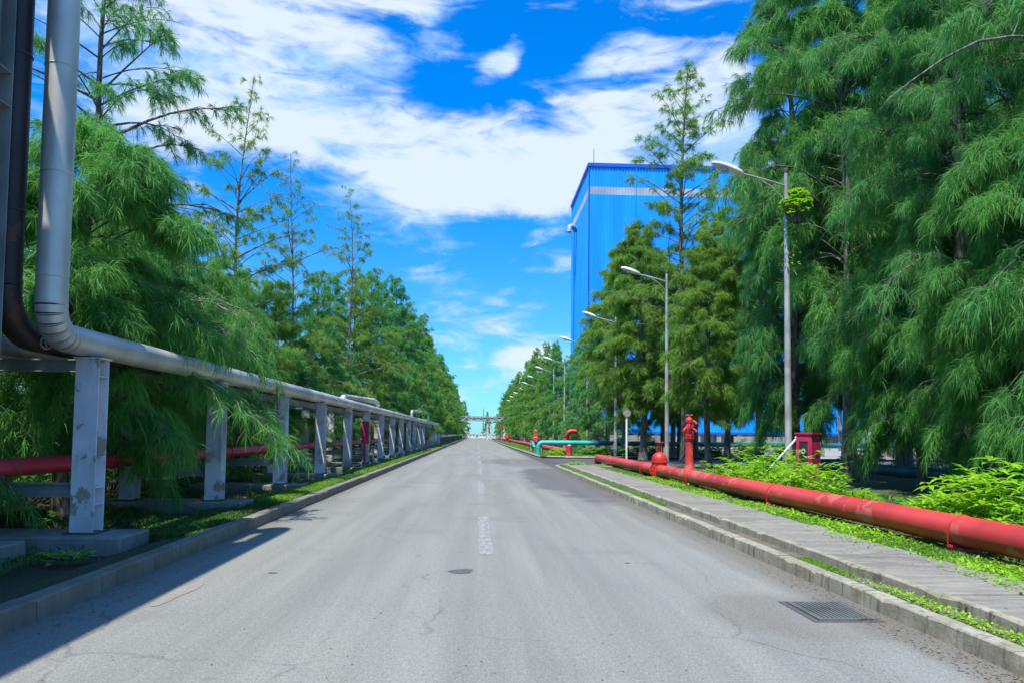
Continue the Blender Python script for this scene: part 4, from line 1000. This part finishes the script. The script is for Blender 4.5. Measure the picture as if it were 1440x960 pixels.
b.tube([inv @ Vector(p) for p in LP_], [.05, .034, .026, .021, .019, .016, .012, .008, .004], 6)
for q, (dx, dz) in ((4, (.5, -.55)), (5, (-.1, -.8)), (6, (-.15, -.5)), (3, (.4, .5))):
    p = Vector(LP_[q]); b.tube([inv @ p, inv @ (p+Vector((dx*.5, .2, dz*.4))), inv @ (p+Vector((dx, .35, dz)))], [.012, .008, .003], 4)
b.build('bare_limb', MT['bark'], corner, True)
y = 92.5; i = 0
while y < 285:
    k = ['mid_b', 'mid_a'][i % 2] if y < 100 else ['far_b', 'far_a'][i % 2]
    tree(k, 10.1+tr.uniform(-.5, .5), y, (ORD[i]+' casuarina past the teal pipe and the blue building in the right row') if i < 6 else 'casuarina in the far row on the right, merging with its neighbours', tr.uniform(.86, 1.06)*(.9 if y < 120 else 1), tr.uniform(0, 6), 'far casuarina row on the right')
    y += tr.uniform(5.2, 7.2); i += 1
for i, (k, x, y, s) in enumerate([('right_big', 16.6, 15.2, 1.15), ('right_big', 16.4, 21.8, 1.2), ('right_mid', 16.4, 27.8, 1.22), ('right_mid', 17.5, 34.0, 1.15), ('right_mid', 23.0, 24.0, 1.1), ('right_mid', 24.0, 33.0, 1.1), ('right_olive', 19.0, 42.0, .95)]):
    tree(k, x, y, ['back casuarina behind the huge corner tree', 'back casuarina behind the thick ridged trunk', 'back casuarina right of the nearest lamp post, filling the crown gap', 'back casuarina behind the trunk beside the lamp post', 'rearmost casuarina seen low between the thick ridged trunk and its neighbour', 'rearmost casuarina before the plant platform', 'back casuarina half hiding the foot of the blue wall'][i], s, tr.uniform(0, 6), 'back row of casuarinas on the right')
for (k, x, y, s, lab) in [('right_olive', 10.6, 33.6, .76, 'smaller olive casuarina with reddish trunk just before the second lamp post'), ('left_hang', 12.7, 20.6, 1.05, 'low weeping casuarina hanging to the ground between the big crowns'), ('left_hang', 11.5, 14.6, 1.1, 'low weeping casuarina under the huge corner tree'), ('right_mid', 13.6, 51.0, .84, 'green casuarina behind the second lamp post, between two olive ones'), ('right_mid', 15.2, 44.5, .86, 'casuarina right of the tall open one, hiding the lower blue wall'), ('right_olive', 15.8, 53.0, .95, 'olive casuarina in front of the middle of the blue wall'), ('right_mid', 16.5, 60.0, .9, 'farther casuarina before the right part of the blue wall'), ('right_olive', 14.6, 58.0, .9, 'casuarina tucked behind the second lamp post crown')]:
    tree(k, x, y, lab, s, tr.uniform(0, 6))
for (x, y, s) in [(-6, 330, 1.0), (-14, 340, 1.1), (14, 325, 1.0), (22, 345, 1.1), (5.0, 380, .8)]:
    tree('far_b', x, y, 'hazy distant tree beyond the white gate', s, tr.uniform(0, 6), 'distant trees beyond the gate')
PROTO_N = {k: v[2] for k, v in PROTO.items()}; print('plumes', PROTO_N, {k: len(v[1].polygons)*1.5 for k, v in PROTO.items()})

# ------------------------------------------------------------------ leafy bushes, weeds and grass
def leaf_mesh(name, mat, L=.16, W_=.045):
    v = []; pr_ = [(0, .12), (.25, .8), (.5, 1), (.78, .62), (1, 0)]
    for s, w in pr_:
        z = -.25*L*s*s+.04*L*math.sin(s*PI); v += [(-W_*w*.5, s*L, z+.15*W_*w), (0, s*L, z), (W_*w*.5, s*L, z+.15*W_*w)]
    f = []
    for i in range(4): f += [(i*3, i*3+1, i*3+4, i*3+3), (i*3+1, i*3+2, i*3+5, i*3+4)]
    b = MB(); b.v = v; b.f = f; return b.mesh(name, mat)
LFM = [leaf_mesh('leaf', MT['leaf'], .17, .055), leaf_mesh('leaf', MT['leaf'], .14, .05)]
def rosettes(seed, n, rx, ry, rz_, per, z0=0.0, up=.5):
    r = random.Random(seed); out = []; tops = []
    for i in range(n):
        a = r.uniform(0, 2*PI); q = math.sqrt(r.random()); x, y = rx*q*math.cos(a), ry*q*math.sin(a)
        z = z0+rz_*(1-.35*q*q)*r.uniform(.30, 1.08)*(.78+.22*math.sin(y*2.6+seed)+.12*math.sin(y*5.3+x*3)); tops.append((x, y, z))
        m_ = per+r.randint(-1, 2)
        for k in range(m_):
            aa = 2*PI*k/m_+r.uniform(-.3, .3); out.append((x, y, z+r.uniform(-.05, .02), aa, r.uniform(-.2, up)+.1, r.uniform(.7, 1.2), r.random()))
    return out, tops
def join_leaves(name, spec, mat, L, W_, parent=None):
    base = np.array([(-.5*W_*.2, 0, 0), (.5*W_*.2, 0, 0), (.5*W_, .45*L, .02*L), (0, .45*L, -.03*L), (-.5*W_, .45*L, .02*L), (0, L, -.16*L)])
    V = []; b = MB()
    for (x, y, z, aa, up, s, q) in spec:
        M_ = Matrix.Translation((x, y, z)) @ Matrix.Rotation(aa, 4, 'Z') @ Matrix.Rotation(up, 4, 'X') @ Matrix.Scale(s, 4)
        b.add([M_ @ Vector(p) for p in base], [(0, 1, 3), (1, 2, 3), (0, 3, 4), (3, 2, 5), (4, 3, 5)])
    return b.build(name, mat, parent)
def stems(b, tops, r=.008):
    for (x, y, z) in tops: b.tube([(x*.5, y*.6, 0), (x*.85, y*.9, z*.6), (x, y, z-.02)], [r*1.4, r, r*.6], 4, False)
# nearest bush: every leaf its own part
bb = thing('leafy_bush', 'bright broad-leaved bush leaning over the red pipe at the right edge', 'bush', (7.5, 10.3, .1))
spec, tops = rosettes(3, 44, .78, 1.5, 1.28, 6)
b = MB(); stems(b, tops); b.build('stems', MT['bark'], bb)
for (x, y, z, aa, up, s, q) in spec[:290]:
    o = link('leaf', LFM[q > .5], bb, (x, y, z)); o.rotation_euler = (up, 0, aa); o.scale = (s*1.6,)*3
spec, tops = rosettes(33, 260, .9, 1.7, 1.15, 6)
fl = join_leaves('inner_foliage', spec, MT['leaf'], .23, .07, bb); fl['kind'] = 'stuff'
def bush(loc, rx, ry, h, n, label, seed, L=.14, name='leafy_bush', mat='leaf', cat='bush', W_=.05, per=6):
    o = thing(name, label, cat, loc); spec, tops = rosettes(seed, n, rx, ry, h, per)
    b = MB(); stems(b, tops[:60]); b.build('stems', MT['bark'], o)
    join_leaves('foliage', spec, MT[mat], L, W_, o); return o
bush((7.5, 18.4, .08), 1.0, 3.1, 1.22, 620, 'long bright green bush behind the red pipe below the nearest lamp post', 7, .20, W_=.065)
bush((7.2, 22.9, .08), .4, .9, .7, 70, 'small leafy shrub beside the hydrant riser', 8, .14)
bush((7.25, 24.2, .08), .35, .5, .5, 34, 'small weed clump between gate valve and hydrant riser', 9, .13)
bush((8.6, 16.6, .08), .5, .9, .45, 60, 'narrow-leaved clump in front of the hose cabinet foot', 10, .24, W_=.03)
bush((9.6, 14.6, .08), .9, 1.5, .4, 110, 'low green shrub in the shade between the two bushes', 11, .12, mat='vine')
bush((8.9, 12.9, .08), 1.0, 1.6, .5, 150, 'shaded low foliage just behind the red pipe bend of light', 12, .13, mat='vine')
bush((8.9, 9.6, .08), 1.1, 1.8, .9, 220, 'darker bush behind the leafy one at the right edge', 13, .15, mat='vine')
bush((5.75, 53.6, .08), .55, 1.3, .55, 90, 'round green shrub under the teal pipe', 14, .22, W_=.09)
bush((4.65, 35.2, .05), .5, .35, .35, 50, 'weeds spilling over the kerb corner of the side road', 16, .16)
bush((-4.75, 9.0, .08), .35, .12, .16, 12, 'small weed in front of the nearest plinth', 17, .12)
bush((-4.2, 11.3, .08), .18, .28, .3, 14, 'little leafy weed beyond the nearest plinth near the kerb', 18, .09)
bush((-5.9, 8.0, .08), .6, .5, .22, 22, 'pale-leaved weed at the lower left corner', 19, .16, W_=.03)
bush((-6.0, 11.2, .08), .5, .7, .3, 30, 'shaded weed clump behind the nearest plinth', 20, .1, mat='vine')
vn = bush((9.6, 21.75, 8.1), .42, .32, 1.05, 150, 'bright leafy vine clump wrapped round the nearest lamp post top', 21, .14, 'climbing_vine', 'leaf', 'vine', .10)
bush((-6.6, 19.5, 4.0), .6, 2.4, .45, 130, 'bright vine leaves sunlit on top of the casuarina fronds', 22, .15, 'climbing_vine', 'vine', 'vine', .10)
for i in range(13):
    x = 8.6+i*1.25+tr.uniform(-.3, .3)
    bush((x, 53.2+tr.uniform(-.6, 1.6), .05), 1.0, .8, tr.uniform(.8, 1.35), 60, ['dark shrub under the canopy beyond the side road', 'shaded shrub below the blue wall'][i % 2]+', '+ORD[i]+' from the round sign', 300+i, .34, 'shrub', 'vine', 'shrub', .15, 5)
for i in range(12):
    x = 15.6+i*1.5+tr.uniform(-.4, .4)
    bush((x, 32.5+tr.uniform(-2, 2.0), .05), 1.1, .9, (tr.uniform(.8, 1.3) if x < 19 else tr.uniform(1.5, 2.5)), 110, 'shaded shrub among the trunks behind the shade-toned teal pipe, '+ORD[i]+' rightward from the lamp post', 330+i, .22, 'shrub', 'vine', 'shrub', .09, 5)
for i in range(14):
    y = 8+i*2.3+tr.uniform(-.5, .5)
    bush((-9.6+tr.uniform(-.9, .9), y, .05), 1.0, 1.2, tr.uniform(1.0, 1.9), 110, ('thick shaded shrub behind the pipe rack, %s back from the nearest frame' % (ORD+['fourteenth'])[i]), 360+i, .2, 'shrub', 'vine', 'shrub', .08, 5)
# hanging creeper strip beside third post
b = MB(); b.tube([(.06+.12*math.cos(k*1.1)-.12, .12+.12*math.sin(k*1.1), -1.6+k*.2) for k in range(14)], .012, 4); b.build('climbing_stem', MT['bark'], vn)
r = random.Random(8); join_leaves('trailing_leaves', [(-.15+r.gauss(0, .09), .12+r.gauss(0, .09), -1.7+2.0*r.random()**.6, r.uniform(0, 6.3), r.uniform(-1.2, .4), r.uniform(.5, 1.1), 0) for _ in range(110)], MT['leaf'], .13, .09, vn)
cr = thing('hanging_creeper', 'long creeper strand hanging beside the third rack post', 'creeper', (-5.0, 18.6, 0))
b = MB(); b.tube([(0, 0, 2.8), (.05, 0, 2.0), (0, .02, 1.1)], [.02, .015, .008], 4); b.build('stem', MT['bark'], cr)
r = random.Random(4); join_leaves('foliage', [(r.gauss(0, .09), r.gauss(0, .09), 1.05+1.8*r.random(), r.uniform(0, 6.3), r.uniform(-1.1, .2), r.uniform(.7, 1.2), 0) for _ in range(420)], MT['needle_olive'], .10, .03, cr)

def blades(name, seed, n, fx, mat, h=(.04, .12), wd=.008, label='', cat='grass', droop=.5):
    rg = np.random.default_rng(seed); B = fx(rg, n); D = nrm(rg.normal(0, .45, (len(B), 3))+np.array([0, 0, 1.0]))
    L = rg.uniform(h[0], h[1], len(B)); me = ribbons(name, B, D, L, wd, mat, rg, droop)
    o = link(name, me); tag(o, label, cat, kind='stuff'); return o
def patchy(x0, x1, y0, y1, z, seed, thr=.0, yp=1.6, edge=.25):
    def f(rg, n):
        y = y0+(y1-y0)*rg.random(n*3)**yp; x = x0+(x1-x0)*rg.random(n*3)
        w = np.sin(y*1.3+seed)+np.sin(y*.53+x*2+seed*2)+.8*np.sin(y*3.1+x*4.1+seed)+.5*rg.normal(size=n*3)
        # soft ragged borders
        q = np.minimum(x-x0, x1-x)/(x1-x0)
        k = (w > thr-(q-.2)*2) & (w > thr-1.2+rg.normal(size=n*3)*.3); x, y = x[k][:n], y[k][:n]
        return np.stack([x, y, np.full(len(x), z)], 1)
    return f
blades('grass', 51, 60000, patchy(5.38, 6.35, 3, 36, .10, 1, -.9), MT['grass'], (.03, .10), .012, 'bright grass strip between the sidewalk and the red pipeline')
blades('grass', 52, 30000, patchy(6.5, 12, 5, 35, .10, 2, .3), MT['grass_shaded'], (.04, .14), .014, 'thin shaded grass behind the red pipeline')
blades('grass', 53, 12000, patchy(3.88, 4.08, 3, 9.0, .11, 3, .35, 1.0), MT['grass'], (.02, .06), .010, 'weeds growing in the kerb strip near the camera')
blades('grass', 54, 16000, patchy(3.86, 4.10, 15, 34.5, .11, 4, -.5, 1.0), MT['grass'], (.03, .08), .016, 'grass filling the kerb strip toward the junction')
blades('grass', 55, 40000, patchy(-4.95, -3.88, 10.5, 26, .10, 5, -.2, 1.0), MT['grass_shaded'], (.05, .20), .012, 'shaded grass along the left kerb under the rack')
blades('grass', 56, 26000, patchy(-4.75, -3.95, 15.5, 24, .10, 6, -.3, 1.0), MT['grass'], (.08, .26), .012, 'sunlit bright grass tuft along the left kerb')
blades('grass', 57, 26000, patchy(-4.9, -3.95, 27, 62, .10, 7, -.5, 1.1), MT['grass'], (.06, .22), .024, 'bright grass along the left kerb farther on')
blades('grass', 58, 30000, patchy(4.45, 9.5, 51, 130, .10, 8, -.6, 1.4), MT['grass'], (.08, .22), .06, 'grass of the right verge beyond the side road')
blades('grass', 59, 20000, patchy(-8, -3.95, 60, 220, .10, 9, -.4, 1.2), MT['grass'], (.1, .25), .08, 'grass along the far left verge')
blades('grass', 60, 22000, patchy(-9, -4.9, 7, 34, .10, 10, .5, 1.0), MT['grass_shaded'], (.05, .22), .014, 'sparse shaded weeds under the pipe rack')
blades('grass', 61, 16000, patchy(4.3, 8.3, 34.3, 36.8, .12, 11, .1, 1.0), MT['grass'], (.04, .10), .02, 'grass at the corner of the side road')
# low round-leaved ground cover and litter
def groundcover(seed, n, x0, x1, y0, y1, z, L, W_, mat, label, thr=.2, cat='ground cover', flat=False, name='ground_cover'):
    r = random.Random(seed); spec = []
    while len(spec) < n:
        y = y0+(y1-y0)*r.random()**1.5; x = r.uniform(x0, x1)
        if math.sin(y*1.7+seed)+math.sin(y*.6+x*3)+r.gauss(0, .5) < thr: continue
        spec.append((x, y, z+(0 if flat else r.uniform(0, .06)), r.uniform(0, 6.3), r.uniform(-.15, .1) if flat else r.uniform(.0, .9), r.uniform(.6, 1.3), 0))
    o = join_leaves(name, spec, MT[mat], L, W_); tag(o, label, cat, kind='stuff')
groundcover(1, 5200, 5.42, 6.3, 4.5, 26, .11, .07, .035, 'leaf', 'small-leaved green ground cover beside the sidewalk', -.2)
groundcover(2, 2200, 6.6, 10.5, 8, 24, .12, .11, .05, 'vine', 'broad-leaved ground cover in the shade behind the red pipe', .1)
groundcover(3, 900, 3.9, 4.06, 4.6, 8.2, .112, .035, .022, 'leaf', 'tiny creeping weeds in the kerb strip', -.1)
groundcover(4, 2600, -9, -3.9, 5.5, 20, .115, .09, .03, 'litter', 'dead leaves lying on the shaded soil left of the kerb', -.6, 'leaf litter', True, 'leaf_litter')
groundcover(5, 500, 3.9, 5.6, 5, 20, .20, .03, .014, 'litter', 'scattered dead leaves on the sidewalk', -.6, 'leaf litter', True, 'leaf_litter')
groundcover(7, 1300, 3.35, 3.68, 4.6, 30, .006, .03, .014, 'litter', 'grit and leaf litter gathered along the right kerb', -.3, 'leaf litter', True, 'leaf_litter')
groundcover(8, 900, -3.64, -3.3, 4.6, 30, .006, .03, .014, 'litter', 'leaf litter gathered along the left kerb', -.3, 'leaf litter', True, 'leaf_litter')
groundcover(9, 700, 5.0, 5.45, 4.6, 26, .19, .055, .028, 'leaf', 'small weeds creeping over the sidewalk edge', .6)
groundcover(6, 160, -3.5, 3.5, 4.6, 16, .006, .022, .012, 'litter', 'tiny bits of leaf litter on the road', -.6, 'leaf litter', True, 'leaf_litter')
